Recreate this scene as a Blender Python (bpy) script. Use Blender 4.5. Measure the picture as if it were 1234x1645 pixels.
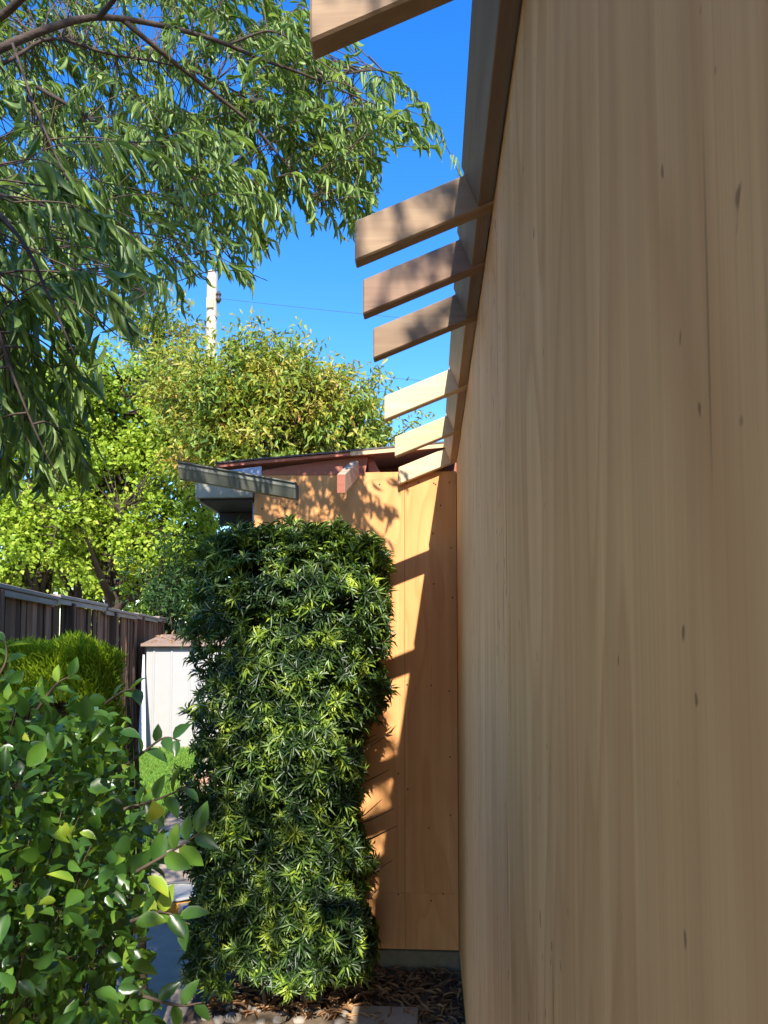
import bpy, bmesh, math, random
import numpy as np
from mathutils import Vector, Matrix, Euler

for _o in list(bpy.data.objects):
    bpy.data.objects.remove(_o)
SC = bpy.context.scene
COL = SC.collection
random.seed(7)
RNG = np.random.default_rng(11)

# ------------------------------------------------------------------ camera
CAM_Z = 1.70
F_PX, W_PX, H_PX, SHIFT_PX = 1200.0, 1234.0, 1645.0, 140.0
cam_data = bpy.data.cameras.new('camera')
cam = bpy.data.objects.new('camera', cam_data)
COL.objects.link(cam)
cam.location = (0, 0, CAM_Z)
cam.rotation_euler = (math.radians(90 + 3.3), 0, math.radians(3.58))
cam_data.sensor_fit = 'HORIZONTAL'
cam_data.sensor_width = 36.0
cam_data.lens = 36.0 * F_PX / W_PX
cam_data.shift_y = SHIFT_PX / W_PX
cam_data.clip_start = 0.02
cam_data.clip_end = 3000
cam_data.dof.use_dof = True
cam_data.dof.focus_distance = 3.4
cam_data.dof.aperture_fstop = 40.0
SC.camera = cam

# ------------------------------------------------------------------ light
SUN_TRAVEL = Vector((-0.140, 1.0, -0.91)).normalized()
TO_SUN = -SUN_TRAVEL
world = bpy.data.worlds.new('World')
SC.world = world
world.use_nodes = True
wn = world.node_tree
bg = wn.nodes['Background']
sky = wn.nodes.new('ShaderNodeTexSky')
sky.sky_type = 'NISHITA'
sky.sun_disc = False
sky.sun_elevation = math.asin(TO_SUN.z)
sky.sun_rotation = math.atan2(TO_SUN.x, TO_SUN.y)
sky.altitude = 0
sky.air_density = 1.1
sky.dust_density = 0.2
sky.ozone_density = 3.0
hsv = wn.nodes.new('ShaderNodeHueSaturation')
hsv.inputs['Saturation'].default_value = 1.38
hsv.inputs['Hue'].default_value = 0.512
wn.links.new(sky.outputs['Color'], hsv.inputs['Color'])
wn.links.new(hsv.outputs['Color'], bg.inputs['Color'])
bg.inputs['Strength'].default_value = 0.15
sun_d = bpy.data.lights.new('sun', 'SUN')
sun_d.energy = 4.2
sun_d.angle = math.radians(0.53)
sun_d.color = (1.0, 0.93, 0.82)
sun = bpy.data.objects.new('sun', sun_d)
COL.objects.link(sun)
sun.location = (2, -6, 9)
sun.rotation_euler = SUN_TRAVEL.to_track_quat('-Z', 'Y').to_euler()

SC.view_settings.view_transform = 'Standard'
SC.view_settings.look = 'None'
SC.view_settings.exposure = 1.35
SC.view_settings.gamma = 1.0
SC.view_settings.use_curve_mapping = False
try:
    SC.cycles.max_bounces = 8
    SC.cycles.transparent_max_bounces = 8
except Exception:
    pass

# ------------------------------------------------------------------ helpers
bpy.context.view_layer.update()
_R = cam.rotation_euler.to_matrix()


def P(px, py, y):
    """World point at distance y in front (world Y) seen at a photograph pixel."""
    d = _R @ Vector(((px - W_PX / 2) / F_PX, -(py - H_PX / 2 - SHIFT_PX) / F_PX, -1.0))
    return Vector((0, 0, CAM_Z)) + d * (y / d.y)


_RI = np.array(_R.transposed())


def project(pts):
    """Pixels of an (N,3) array of world points, as a check on crown outlines."""
    q = (np.asarray(pts, dtype=float) - np.array([0, 0, CAM_Z])) @ _RI.T
    dz = np.maximum(-q[:, 2], 1e-4)
    return np.stack([W_PX / 2 + F_PX * q[:, 0] / dz, H_PX / 2 + SHIFT_PX - F_PX * q[:, 1] / dz], 1), -q[:, 2]


def in_poly(p, poly):
    x, y = p[:, 0], p[:, 1]
    inside = np.zeros(len(p), bool)
    n = len(poly)
    for i in range(n):
        x1, y1 = poly[i]
        x2, y2 = poly[(i + 1) % n]
        c = ((y1 > y) != (y2 > y))
        xs = (x2 - x1) * (y - y1) / ((y2 - y1) if y2 != y1 else 1e-9) + x1
        inside ^= c & (x < xs)
    return inside


def tag(o, label=None, cat=None, group=None, kind=None):
    if label: o['label'] = label
    if cat: o['category'] = cat
    if group: o['group'] = group
    if kind: o['kind'] = kind
    return o


def empty(name, loc=(0, 0, 0), rz=0.0):
    o = bpy.data.objects.new(name, None)
    o.empty_display_size = 0.05
    o.location = loc
    o.rotation_euler = (0, 0, rz)
    COL.objects.link(o)
    return o


def link(name, me, mat=None, parent=None, loc=(0, 0, 0), rot=None):
    if mat is not None and not me.materials:
        me.materials.append(mat)
    o = bpy.data.objects.new(name, me)
    COL.objects.link(o)
    o.location = loc
    if rot is not None: o.rotation_euler = rot
    if parent is not None: o.parent = parent
    return o


def mesh_np(name, v, f, smooth=False):
    """Mesh from an (N,3) vertex array and an (M,k) face array."""
    v = np.asarray(v, dtype=np.float32)
    f = np.asarray(f, dtype=np.int32)
    me = bpy.data.meshes.new(name)
    k = f.shape[1]
    me.vertices.add(len(v))
    me.vertices.foreach_set('co', v.ravel())
    me.loops.add(f.size)
    me.loops.foreach_set('vertex_index', f.ravel())
    me.polygons.add(len(f))
    me.polygons.foreach_set('loop_start', np.arange(0, f.size, k, dtype=np.int32))
    try:
        me.polygons.foreach_set('loop_total', np.full(len(f), k, dtype=np.int32))
    except Exception:
        pass
    me.polygons.foreach_set('use_smooth', np.full(len(f), smooth))
    me.update(calc_edges=True)
    me.validate()
    return me


def bm_mesh(name, bm, bevel=0.0, seg=1, smooth=False):
    if bevel > 0:
        bmesh.ops.bevel(bm, geom=[e for e in bm.edges], offset=bevel, segments=seg, affect='EDGES', profile=0.6)
    me = bpy.data.meshes.new(name)
    bm.normal_update()
    bm.to_mesh(me)
    bm.free()
    if smooth:
        for p in me.polygons: p.use_smooth = True
    return me


def box_bm(x0, x1, y0, y1, z0, z1, bm=None):
    bm = bm or bmesh.new()
    vs = [bm.verts.new(c) for c in ((x0, y0, z0), (x1, y0, z0), (x1, y1, z0), (x0, y1, z0),
                                    (x0, y0, z1), (x1, y0, z1), (x1, y1, z1), (x0, y1, z1))]
    for q in ((0, 3, 2, 1), (4, 5, 6, 7), (0, 1, 5, 4), (1, 2, 6, 5), (2, 3, 7, 6), (3, 0, 4, 7)):
        bm.faces.new([vs[i] for i in q])
    return bm


def box(name, x0, x1, y0, y1, z0, z1, mat, parent=None, bevel=0.0, origin=None):
    """A box whose object origin sits at its own centre, so object coordinates are local."""
    c = Vector(((x0 + x1) / 2, (y0 + y1) / 2, (z0 + z1) / 2))
    bm = box_bm(x0 - c.x, x1 - c.x, y0 - c.y, y1 - c.y, z0 - c.z, z1 - c.z)
    off = parent.location if parent is not None else Vector((0, 0, 0))
    return link(name, bm_mesh(name, bm, bevel), mat, parent, c - off)


def prism_bm(poly, d):
    """Extrude a list of 3D points by the vector d."""
    bm = bmesh.new()
    d = Vector(d)
    a = [bm.verts.new(p) for p in poly]
    b = [bm.verts.new(Vector(p) + d) for p in poly]
    n = len(poly)
    bm.faces.new(a)
    bm.faces.new(list(reversed(b)))
    for i in range(n):
        bm.faces.new((a[(i + 1) % n], a[i], b[i], b[(i + 1) % n]))
    bmesh.ops.recalc_face_normals(bm, faces=bm.faces)
    return bm


def prism(name, poly, d, mat, parent=None, bevel=0.0):
    c = sum((Vector(p) for p in poly), Vector()) / len(poly) + Vector(d) / 2
    off = parent.location if parent is not None else Vector((0, 0, 0))
    return link(name, bm_mesh(name, prism_bm([Vector(p) - c for p in poly], d), bevel), mat, parent, c - off)


def tubes_np(paths, sides=5):
    """paths: list of (points, radii) -> one vertex array and one quad array."""
    V, Q, base = [], [], 0
    ang = np.linspace(0, 2 * np.pi, sides, endpoint=False)
    for pts, rad in paths:
        pts = np.asarray(pts, float)
        n = len(pts)
        rad = np.broadcast_to(np.asarray(rad, float), (n,))
        t = np.gradient(pts, axis=0)
        t /= np.linalg.norm(t, axis=1, keepdims=True) + 1e-9
        ref = np.array([0.31, 0.87, 0.38])
        u = np.cross(t, ref)
        bad = np.linalg.norm(u, axis=1) < 0.05
        u[bad] = np.cross(t[bad], [1, 0, 0])
        u /= np.linalg.norm(u, axis=1, keepdims=True) + 1e-9
        w = np.cross(t, u)
        ring = pts[:, None, :] + rad[:, None, None] * (np.cos(ang)[None, :, None] * u[:, None, :] + np.sin(ang)[None, :, None] * w[:, None, :])
        V.append(ring.reshape(-1, 3))
        i = np.arange(n - 1)[:, None] * sides
        j = np.arange(sides)[None, :]
        k = (j + 1) % sides
        Q.append(np.stack([i + j, i + k, i + sides + k, i + sides + j], -1).reshape(-1, 4) + base)
        base += n * sides
    return np.concatenate(V), np.concatenate(Q)


def smooth_path(pts, n=24):
    """Catmull-Rom through points."""
    p = np.asarray(pts, float)
    p = np.vstack([2 * p[0] - p[1], p, 2 * p[-1] - p[-2]])
    out = []
    segs = len(p) - 3
    per = max(2, n // segs)
    for s in range(segs):
        a, b, c, d = p[s], p[s + 1], p[s + 2], p[s + 3]
        for t in np.linspace(0, 1, per, endpoint=False):
            out.append(0.5 * (2 * b + (c - a) * t + (2 * a - 5 * b + 4 * c - d) * t * t + (3 * b - a - 3 * c + d) * t ** 3))
    out.append(p[-2])
    return np.array(out)


def norm(a):
    a = np.asarray(a, float)
    return a / (np.linalg.norm(a, axis=-1, keepdims=True) + 1e-9)


# leaf templates: along +Y, length 1, half width about 0.5 in X, face up +Z
def leaf_template(profile, fold=0.15, curl=0.2):
    """profile: list of (y, halfwidth). Midrib folded, tip curled down."""
    v, t = [], []
    n = len(profile)
    for y, w in profile:
        z = -curl * y * y
        if w <= 0:
            v.append([(0, y, z)])
        else:
            v.append([(-w, y, z + fold * w), (0, y, z), (w, y, z + fold * w)])
    flat, idx = [], []
    for r in v:
        idx.append(list(range(len(flat), len(flat) + len(r))))
        flat += r
    for a, b in zip(idx[:-1], idx[1:]):
        if len(a) == 1 and len(b) == 3:
            t += [(a[0], b[1], b[0]), (a[0], b[2], b[1])]
        elif len(a) == 3 and len(b) == 3:
            t += [(a[0], a[1], b[1]), (a[0], b[1], b[0]), (a[1], a[2], b[2]), (a[1], b[2], b[1])]
        elif len(a) == 3 and len(b) == 1:
            t += [(a[0], a[1], b[0]), (a[1], a[2], b[0])]
    return np.array(flat, float), np.array(t, int)


LANCE = leaf_template([(0, 0), (0.22, 0.42), (0.5, 0.5), (0.78, 0.3), (1, 0)], 0.5, 0.22)
LANCE_LOW = leaf_template([(0, 0), (0.4, 0.5), (1, 0)], 0.5, 0.2)
STRAP = leaf_template([(0, 0), (0.5, 0.5), (1, 0)], 0.35, 0.22)
OVAL = leaf_template([(0, 0), (0.14, 0.3), (0.36, 0.5), (0.62, 0.45), (0.84, 0.22), (1, 0)], 0.35, 0.16)
OVAL_LOW = leaf_template([(0, 0), (0.4, 0.5), (1, 0)], 0.4, 0.15)


def frames(axis, nrm):
    y = norm(axis)
    x = norm(np.cross(y, nrm))
    z = np.cross(x, y)
    return x, y, z


def scatter(tmpl, pos, axis, nrm, length, width):
    tv, tt = tmpl
    x, y, z = frames(axis, nrm)
    L = np.asarray(length)[:, None, None]
    Wd = np.asarray(width)[:, None, None]
    v = pos[:, None, :] + x[:, None, :] * (tv[None, :, 0:1] * Wd) + y[:, None, :] * (tv[None, :, 1:2] * L) + z[:, None, :] * (tv[None, :, 2:3] * np.where(np.abs(tv[None, :, 0:1]) > 0, L * 0.5 + Wd * 0.5, L))
    f = tt[None, :, :] + (np.arange(len(pos)) * len(tv))[:, None, None]
    return v.reshape(-1, 3), f.reshape(-1, 3)


def leaf_objects(name, tmpl, pos, axis, nrm, length, width, mat, parent):
    """Single leaves as parts that share one mesh."""
    me = mesh_np(name, tmpl[0], tmpl[1], True)
    me.materials.append(mat)
    x, y, z = frames(axis, nrm)
    off = np.array(parent.location)
    for i in range(len(pos)):
        o = bpy.data.objects.new(name, me)
        zl = (length[i] + width[i]) * 0.5
        m = Matrix(((x[i, 0] * width[i], y[i, 0] * length[i], z[i, 0] * zl, pos[i, 0] - off[0]),
                    (x[i, 1] * width[i], y[i, 1] * length[i], z[i, 1] * zl, pos[i, 1] - off[1]),
                    (x[i, 2] * width[i], y[i, 2] * length[i], z[i, 2] * zl, pos[i, 2] - off[2]),
                    (0, 0, 0, 1)))
        o.parent = parent
        o.matrix_local = m
        COL.objects.link(o)


# ------------------------------------------------------------------ materials
def new_mat(name):
    m = bpy.data.materials.new(name)
    m.use_nodes = True
    nt = m.node_tree
    return m, nt, nt.nodes['Principled BSDF'], nt.nodes['Material Output']


def N(nt, t, **kw):
    n = nt.nodes.new(t)
    for k, v in kw.items():
        if k in n.inputs:
            n.inputs[k].default_value = v
        else:
            setattr(n, k, v)
    return n


def ramp(nt, stops):
    r = nt.nodes.new('ShaderNodeValToRGB')
    e = r.color_ramp.elements
    while len(e) > 1: e.remove(e[-1])
    e[0].position = stops[0][0]
    e[0].color = (*stops[0][1], 1) if len(stops[0][1]) == 3 else stops[0][1]
    for p, c in stops[1:]:
        el = e.new(p)
        el.color = (*c, 1) if len(c) == 3 else c
    return r


def g3(v): return (v, v, v)


def mix(nt, a, b, fac, mode='MIX'):
    m = nt.nodes.new('ShaderNodeMix')
    m.data_type = 'RGBA'
    m.blend_type = mode
    for s, v in ((m.inputs[0], fac), (m.inputs[6], a), (m.inputs[7], b)):
        if isinstance(v, (int, float)): s.default_value = v
        elif isinstance(v, tuple): s.default_value = (*v, 1) if len(v) == 3 else v
        else: nt.links.new(v, s)
    return m.outputs[2]


def math_n(nt, op, a, b=0.0):
    m = nt.nodes.new('ShaderNodeMath')
    m.operation = op
    for s, v in ((m.inputs[0], a), (m.inputs[1], b)):
        if isinstance(v, (int, float)): s.default_value = v
        else: nt.links.new(v, s)
    return m.outputs[0]


def coords(nt, scale=(1, 1, 1), rnd=7.0):
    """Object coordinates, shifted per object, scaled."""
    tc = nt.nodes.new('ShaderNodeTexCoord')
    oi = nt.nodes.new('ShaderNodeObjectInfo')
    add = nt.nodes.new('ShaderNodeVectorMath')
    add.operation = 'ADD'
    comb = nt.nodes.new('ShaderNodeCombineXYZ')
    r = math_n(nt, 'MULTIPLY', oi.outputs['Random'], rnd)
    for i in range(3): nt.links.new(r, comb.inputs[i])
    nt.links.new(tc.outputs['Object'], add.inputs[0])
    nt.links.new(comb.outputs[0], add.inputs[1])
    mp = nt.nodes.new('ShaderNodeMapping')
    mp.inputs['Scale'].default_value = scale
    nt.links.new(add.outputs[0], mp.inputs['Vector'])
    return mp.outputs[0], oi, add.outputs[0]


def noise(nt, vec, scale=5.0, detail=4.0, rough=0.55, dist=0.0):
    n = nt.nodes.new('ShaderNodeTexNoise')
    n.inputs['Scale'].default_value = scale
    n.inputs['Detail'].default_value = detail
    n.inputs['Roughness'].default_value = rough
    n.inputs['Distortion'].default_value = dist
    if vec is not None: nt.links.new(vec, n.inputs['Vector'])
    return n.outputs['Fac']


def bump(nt, bsdf, h, strength=0.3, dist=0.01):
    b = nt.nodes.new('ShaderNodeBump')
    b.inputs['Strength'].default_value = strength
    b.inputs['Distance'].default_value = dist
    nt.links.new(h, b.inputs['Height'])
    nt.links.new(b.outputs[0], bsdf.inputs['Normal'])


def plywood(name, light, dark, streak, grain_axis='Z', flecks=True, knots=True):
    """Rotary-cut softwood veneer: broad figure, fine grain lines, short dark flecks, a few knots."""
    m, nt, b, out = new_mat(name)
    _, oi, base = coords(nt, rnd=9.0)

    def mapped(s):
        mp = nt.nodes.new('ShaderNodeMapping')
        mp.inputs['Scale'].default_value = s
        nt.links.new(base, mp.inputs['Vector'])
        return mp.outputs[0]
    # broad cathedral figure: rings of a slowly varying field
    field = noise(nt, mapped((1.9, 1.9, 0.30)), 1.0, 3.0, 0.5, 0.5)
    rings = math_n(nt, 'FRACT', math_n(nt, 'MULTIPLY', field, 17.0))
    rr = ramp(nt, [(0.0, g3(0.0)), (0.5, g3(0.2)), (0.85, g3(1.0)), (1.0, g3(0.0))])
    nt.links.new(rings, rr.inputs[0])
    bands = noise(nt, mapped((5.5, 5.5, 0.16)), 1.0, 3.0, 0.6)
    rb = ramp(nt, [(0.3, g3(0)), (0.7, g3(1))])
    nt.links.new(bands, rb.inputs[0])
    mid = noise(nt, mapped((22, 22, 0.45)), 1.0, 3.0, 0.6)
    rm = ramp(nt, [(0.35, g3(0)), (0.7, g3(1))])
    nt.links.new(mid, rm.inputs[0])
    fine = noise(nt, mapped((90, 90, 1.1)), 1.0, 3.0, 0.65)
    rf = ramp(nt, [(0.3, g3(0)), (0.75, g3(1))])
    nt.links.new(fine, rf.inputs[0])
    hair = noise(nt, mapped((300, 300, 2.2)), 1.0, 2.0, 0.6)
    rh = ramp(nt, [(0.35, g3(0)), (0.72, g3(1))])
    nt.links.new(hair, rh.inputs[0])
    c = mix(nt, light, dark, rb.outputs[0])
    c = mix(nt, c, streak, math_n(nt, 'MULTIPLY', rr.outputs[0], 0.7))
    c = mix(nt, c, tuple(x * 0.75 for x in dark), math_n(nt, 'MULTIPLY', rm.outputs[0], 0.5))
    c = mix(nt, c, tuple(x * 0.72 for x in dark), math_n(nt, 'MULTIPLY', rf.outputs[0], 0.35))
    c = mix(nt, c, tuple(x * 0.66 for x in dark), math_n(nt, 'MULTIPLY', rh.outputs[0], 0.30))
    mott = noise(nt, mapped((3, 3, 5)), 1.0, 2.0, 0.5)
    c = mix(nt, c, tuple(min(1, x * 1.12) for x in light), math_n(nt, 'MULTIPLY', mott, 0.3))
    if flecks:
        fl = noise(nt, mapped((62, 62, 27.0)), 1.0, 1.0, 0.4)
        mask = noise(nt, mapped((3, 3, 0.8)), 1.0, 1.0, 0.5)
        r2 = ramp(nt, [(0.0, g3(0)), (0.762, g3(0)), (0.785, g3(1))])
        nt.links.new(math_n(nt, 'ADD', fl, math_n(nt, 'MULTIPLY', math_n(nt, 'SUBTRACT', mask, 0.5), 0.30)), r2.inputs[0])
        c = mix(nt, c, (0.15, 0.08, 0.038), math_n(nt, 'MULTIPLY', r2.outputs[0], 0.72))
        cr = noise(nt, mapped((60, 60, 2.2)), 1.0, 1.0, 0.4)
        r4 = ramp(nt, [(0.0, g3(0)), (0.73, g3(0)), (0.78, g3(1))])
        nt.links.new(math_n(nt, 'ADD', cr, math_n(nt, 'MULTIPLY', math_n(nt, 'SUBTRACT', mask, 0.5), 0.25)), r4.inputs[0])
        c = mix(nt, c, (0.14, 0.075, 0.035), math_n(nt, 'MULTIPLY', r4.outputs[0], 0.6))
    if knots:
        vo = nt.nodes.new('ShaderNodeTexVoronoi')
        vo.inputs['Scale'].default_value = 1.0
        nt.links.new(mapped((2.2, 2.2, 2.2)), vo.inputs['Vector'])
        r3 = ramp(nt, [(0.0, g3(1)), (0.012, g3(0.8)), (0.024, g3(0.0))])
        nt.links.new(vo.outputs['Distance'], r3.inputs[0])
        c = mix(nt, c, (0.14, 0.075, 0.035), math_n(nt, 'MULTIPLY', r3.outputs[0], 0.8))
    nt.links.new(c, b.inputs['Base Color'])
    b.inputs['Roughness'].default_value = 0.7
    b.inputs['Specular IOR Level'].default_value = 0.10
    bump(nt, b, fine, 0.08, 0.002)
    return m


def lumber(name, c1, c2, axis=0, rough=0.65):
    """Sawn timber with grain along one axis; tone differs from board to board."""
    m, nt, b, out = new_mat(name)
    s = [42, 42, 42]
    s[axis] = 2.2
    v, oi, base = coords(nt, tuple(s), 5.0)
    g = noise(nt, v, 1.0, 4.0, 0.6, 0.4)
    r = ramp(nt, [(0.3, c1), (0.7, c2)])
    nt.links.new(g, r.inputs[0])
    big = noise(nt, base, 7.0, 3.0, 0.5)
    c = mix(nt, r.outputs[0], tuple(x * 0.7 for x in c2), math_n(nt, 'MULTIPLY', big, 0.35))
    hs = nt.nodes.new('ShaderNodeHueSaturation')
    nt.links.new(math_n(nt, 'ADD', math_n(nt, 'MULTIPLY', oi.outputs['Random'], 0.3), 0.85), hs.inputs['Value'])
    nt.links.new(c, hs.inputs['Color'])
    nt.links.new(hs.outputs[0], b.inputs['Base Color'])
    b.inputs['Roughness'].default_value = rough
    b.inputs['Specular IOR Level'].default_value = 0.3
    bump(nt, b, g, 0.25, 0.003)
    return m


def plain(name, col, rough=0.6, var=0.15, scale=12.0, metallic=0.0, spec=0.4, bmp=0.1):
    m, nt, b, out = new_mat(name)
    v, oi, base = coords(nt, (1, 1, 1), 3.0)
    n = noise(nt, v, scale, 5.0, 0.6)
    r = ramp(nt, [(0.25, tuple(x * (1 - var) for x in col)), (0.75, tuple(min(1, x * (1 + var)) for x in col))])
    nt.links.new(n, r.inputs[0])
    nt.links.new(r.outputs[0], b.inputs['Base Color'])
    b.inputs['Roughness'].default_value = rough
    b.inputs['Metallic'].default_value = metallic
    b.inputs['Specular IOR Level'].default_value = spec
    if bmp: bump(nt, b, n, bmp, 0.01)
    return m


def leaf_mat(name, stops, trans=(0.25, 0.42, 0.05), tfac=0.35, rough=0.45, spec=0.45, clump=2.5, back=0.0):
    """Leaf colour differs leaf by leaf and clump by clump; light comes through."""
    m, nt, b, out = new_mat(name)
    ge = nt.nodes.new('ShaderNodeNewGeometry')
    oi = nt.nodes.new('ShaderNodeObjectInfo')
    f = math_n(nt, 'FRACT', math_n(nt, 'ADD', ge.outputs['Random Per Island'], oi.outputs['Random']))
    cl = noise(nt, ge.outputs['Position'], clump, 2.0, 0.5)
    cl = math_n(nt, 'SUBTRACT', math_n(nt, 'MULTIPLY', cl, 1.0 + back), 0.31 + 0.5 * back)
    f = math_n(nt, 'ADD', math_n(nt, 'MULTIPLY', f, 0.62 - 0.2 * back), cl)
    r = ramp(nt, stops)
    nt.links.new(f, r.inputs[0])
    nt.links.new(r.outputs[0], b.inputs['Base Color'])
    b.inputs['Roughness'].default_value = rough
    b.inputs['Specular IOR Level'].default_value = spec
    tr = nt.nodes.new('ShaderNodeBsdfTranslucent')
    tc = mix(nt, r.outputs[0], trans, 0.6)
    nt.links.new(tc, tr.inputs['Color'])
    mx = nt.nodes.new('ShaderNodeMixShader')
    mx.inputs[0].default_value = tfac
    nt.links.new(b.outputs[0], mx.inputs[1])
    nt.links.new(tr.outputs[0], mx.inputs[2])
    nt.links.new(mx.outputs[0], out.inputs['Surface'])
    return m


M = {}
M['ply_near'] = plywood('plywood_tan', (0.86, 0.485, 0.215), (0.58, 0.30, 0.115), (0.46, 0.20, 0.065))  # sheet tones differ; light gain toward the corner is painted in, darkest here
M['ply_mid'] = plywood('plywood_pinkish', (0.94, 0.53, 0.26), (0.76, 0.385, 0.16), (0.62, 0.275, 0.10))  # paler and pinker veneer, raised to paint the wall brighter toward the corner
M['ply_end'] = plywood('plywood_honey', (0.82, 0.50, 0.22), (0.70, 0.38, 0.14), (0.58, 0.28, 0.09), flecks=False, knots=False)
M['ply_far'] = plywood('plywood_amber', (0.77, 0.40, 0.17), (0.68, 0.315, 0.11), (0.58, 0.225, 0.07), flecks=False, knots=False)
M['rafter'] = lumber('rafter_pine', (0.68, 0.49, 0.29), (0.56, 0.385, 0.21), 0)
M['rafter_red'] = lumber('rafter_redwood', (0.29, 0.18, 0.115), (0.20, 0.12, 0.075), 0)
M['rafter_old'] = lumber('rafter_weathered', (0.32, 0.215, 0.125), (0.215, 0.135, 0.075), 0)
M['block_old'] = lumber('blocking_weathered', (0.26, 0.19, 0.13), (0.18, 0.12, 0.08), 1)
M['block'] = lumber('blocking_pine', (0.52, 0.36, 0.22), (0.40, 0.26, 0.15), 1)
M['redboard'] = lumber('red_brown_board', (0.42, 0.15, 0.09), (0.30, 0.095, 0.06), 0)
M['sheath'] = lumber('roof_sheathing', (0.62, 0.42, 0.24), (0.5, 0.32, 0.18), 0)
M['tail_weather'] = lumber('weathered_painted_tail', (0.50, 0.37, 0.25), (0.36, 0.24, 0.155), 1)
M['nail'] = plain('nail_steel', (0.05, 0.04, 0.035), 0.5, 0.2, 30, 0.6, 0.4, 0)
M['found'] = plain('foundation_concrete', (0.17, 0.135, 0.085), 0.9, 0.25, 18, 0, 0.2, 0.4)
M['shingle'] = plain('roof_shingle', (0.11, 0.10, 0.10), 0.95, 0.4, 60, 0, 0.2, 0.5)
M['gutter'] = plain('gutter_paint', (0.135, 0.14, 0.11), 0.6, 0.2, 14, 0.0, 0.4, 0.05)
M['flash'] = plain('flashing_sheet', (0.33, 0.37, 0.50), 0.4, 0.08, 6, 0.2, 0.5, 0.05)
M['fascia'] = plain('old_white_paint', (0.30, 0.29, 0.23), 0.6, 0.12, 16, 0, 0.4, 0.15)
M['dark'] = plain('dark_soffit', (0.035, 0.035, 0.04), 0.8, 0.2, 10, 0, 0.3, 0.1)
M['bark'] = plain('tree_bark', (0.06, 0.043, 0.034), 0.9, 0.4, 26, 0, 0.2, 0.8)
M['twig'] = plain('twig_bark', (0.085, 0.06, 0.042), 0.8, 0.3, 30, 0, 0.3, 0.2)
M['concrete'] = plain('path_concrete', (0.37, 0.29, 0.215), 0.9, 0.14, 9, 0, 0.2, 0.25)
M['soil'] = plain('garden_soil', (0.13, 0.095, 0.065), 0.95, 0.35, 14, 0, 0.15, 0.7)
M['paver'] = plain('paver_sandstone', (0.40, 0.31, 0.21), 0.9, 0.12, 24, 0, 0.2, 0.25)
M['pebble'] = plain('river_pebble', (0.27, 0.235, 0.20), 0.7, 0.3, 9, 0, 0.35, 0.1)
M['brick'] = plain('edging_brick', (0.46, 0.25, 0.17), 0.9, 0.2, 30, 0, 0.2, 0.4)
M['shed'] = plain('shed_white_metal', (0.36, 0.355, 0.35), 0.55, 0.03, 5, 0, 0.4, 0.02)
M['shedroof'] = plain('shed_roof_copper', (0.26, 0.18, 0.135), 0.6, 0.15, 9, 0, 0.4, 0.1)
M['board'] = plain('pale_board', (0.60, 0.63, 0.68), 0.6, 0.06, 8, 0, 0.3, 0.05)
M['pole'] = plain('utility_pole_wood', (0.40, 0.34, 0.27), 0.85, 0.18, 14, 0, 0.2, 0.3)
M['blackp'] = plain('black_fitting', (0.04, 0.04, 0.045), 0.6, 0.2, 10, 0, 0.4, 0)
M['orange'] = plain('orange_plastic', (0.62, 0.27, 0.035), 0.4, 0.1, 8, 0, 0.5, 0)
M['white'] = plain('white_plastic', (0.42, 0.41, 0.39), 0.45, 0.05, 8, 0, 0.5, 0)
M['blue'] = plain('blue_print', (0.04, 0.09, 0.45), 0.5, 0.05, 8, 0, 0.4, 0)
M['teal'] = plain('teal_cloth', (0.06, 0.15, 0.16), 0.85, 0.2, 20, 0, 0.2, 0.3)
M['lawn'] = plain('lawn_base', (0.10, 0.22, 0.035), 0.95, 0.3, 20, 0, 0.1, 0.5)
M['ground'] = plain('dry_ground', (0.20, 0.17, 0.12), 0.95, 0.3, 3, 0, 0.1, 0.5)


def fence_mat():
    m, nt, b, out = new_mat('weathered_fence_wood')
    v, oi, base = coords(nt, (30, 30, 1.6), 6.0)
    g = noise(nt, v, 1.0, 5.0, 0.65, 0.5)
    r = ramp(nt, [(0.28, (0.065, 0.028, 0.015)), (0.55, (0.18, 0.08, 0.042)), (0.8, (0.32, 0.18, 0.105))])
    nt.links.new(g, r.inputs[0])
    grey = mix(nt, r.outputs[0], (0.17, 0.13, 0.11), math_n(nt, 'MULTIPLY', oi.outputs['Random'], 0.2))
    hs = nt.nodes.new('ShaderNodeHueSaturation')
    fr = math_n(nt, 'FRACT', math_n(nt, 'MULTIPLY', oi.outputs['Random'], 13.7))
    nt.links.new(math_n(nt, 'ADD', math_n(nt, 'MULTIPLY', fr, 1.2), 0.35), hs.inputs['Value'])
    nt.links.new(grey, hs.inputs['Color'])
    nt.links.new(hs.outputs[0], b.inputs['Base Color'])
    b.inputs['Roughness'].default_value = 0.9
    b.inputs['Specular IOR Level'].default_value = 0.15
    bump(nt, b, g, 0.5, 0.006)
    return m


M['fence'] = fence_mat()
M['cap'] = lumber('fence_cap_grey', (0.36, 0.29, 0.24), (0.22, 0.165, 0.13), 1, 0.9)

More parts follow.
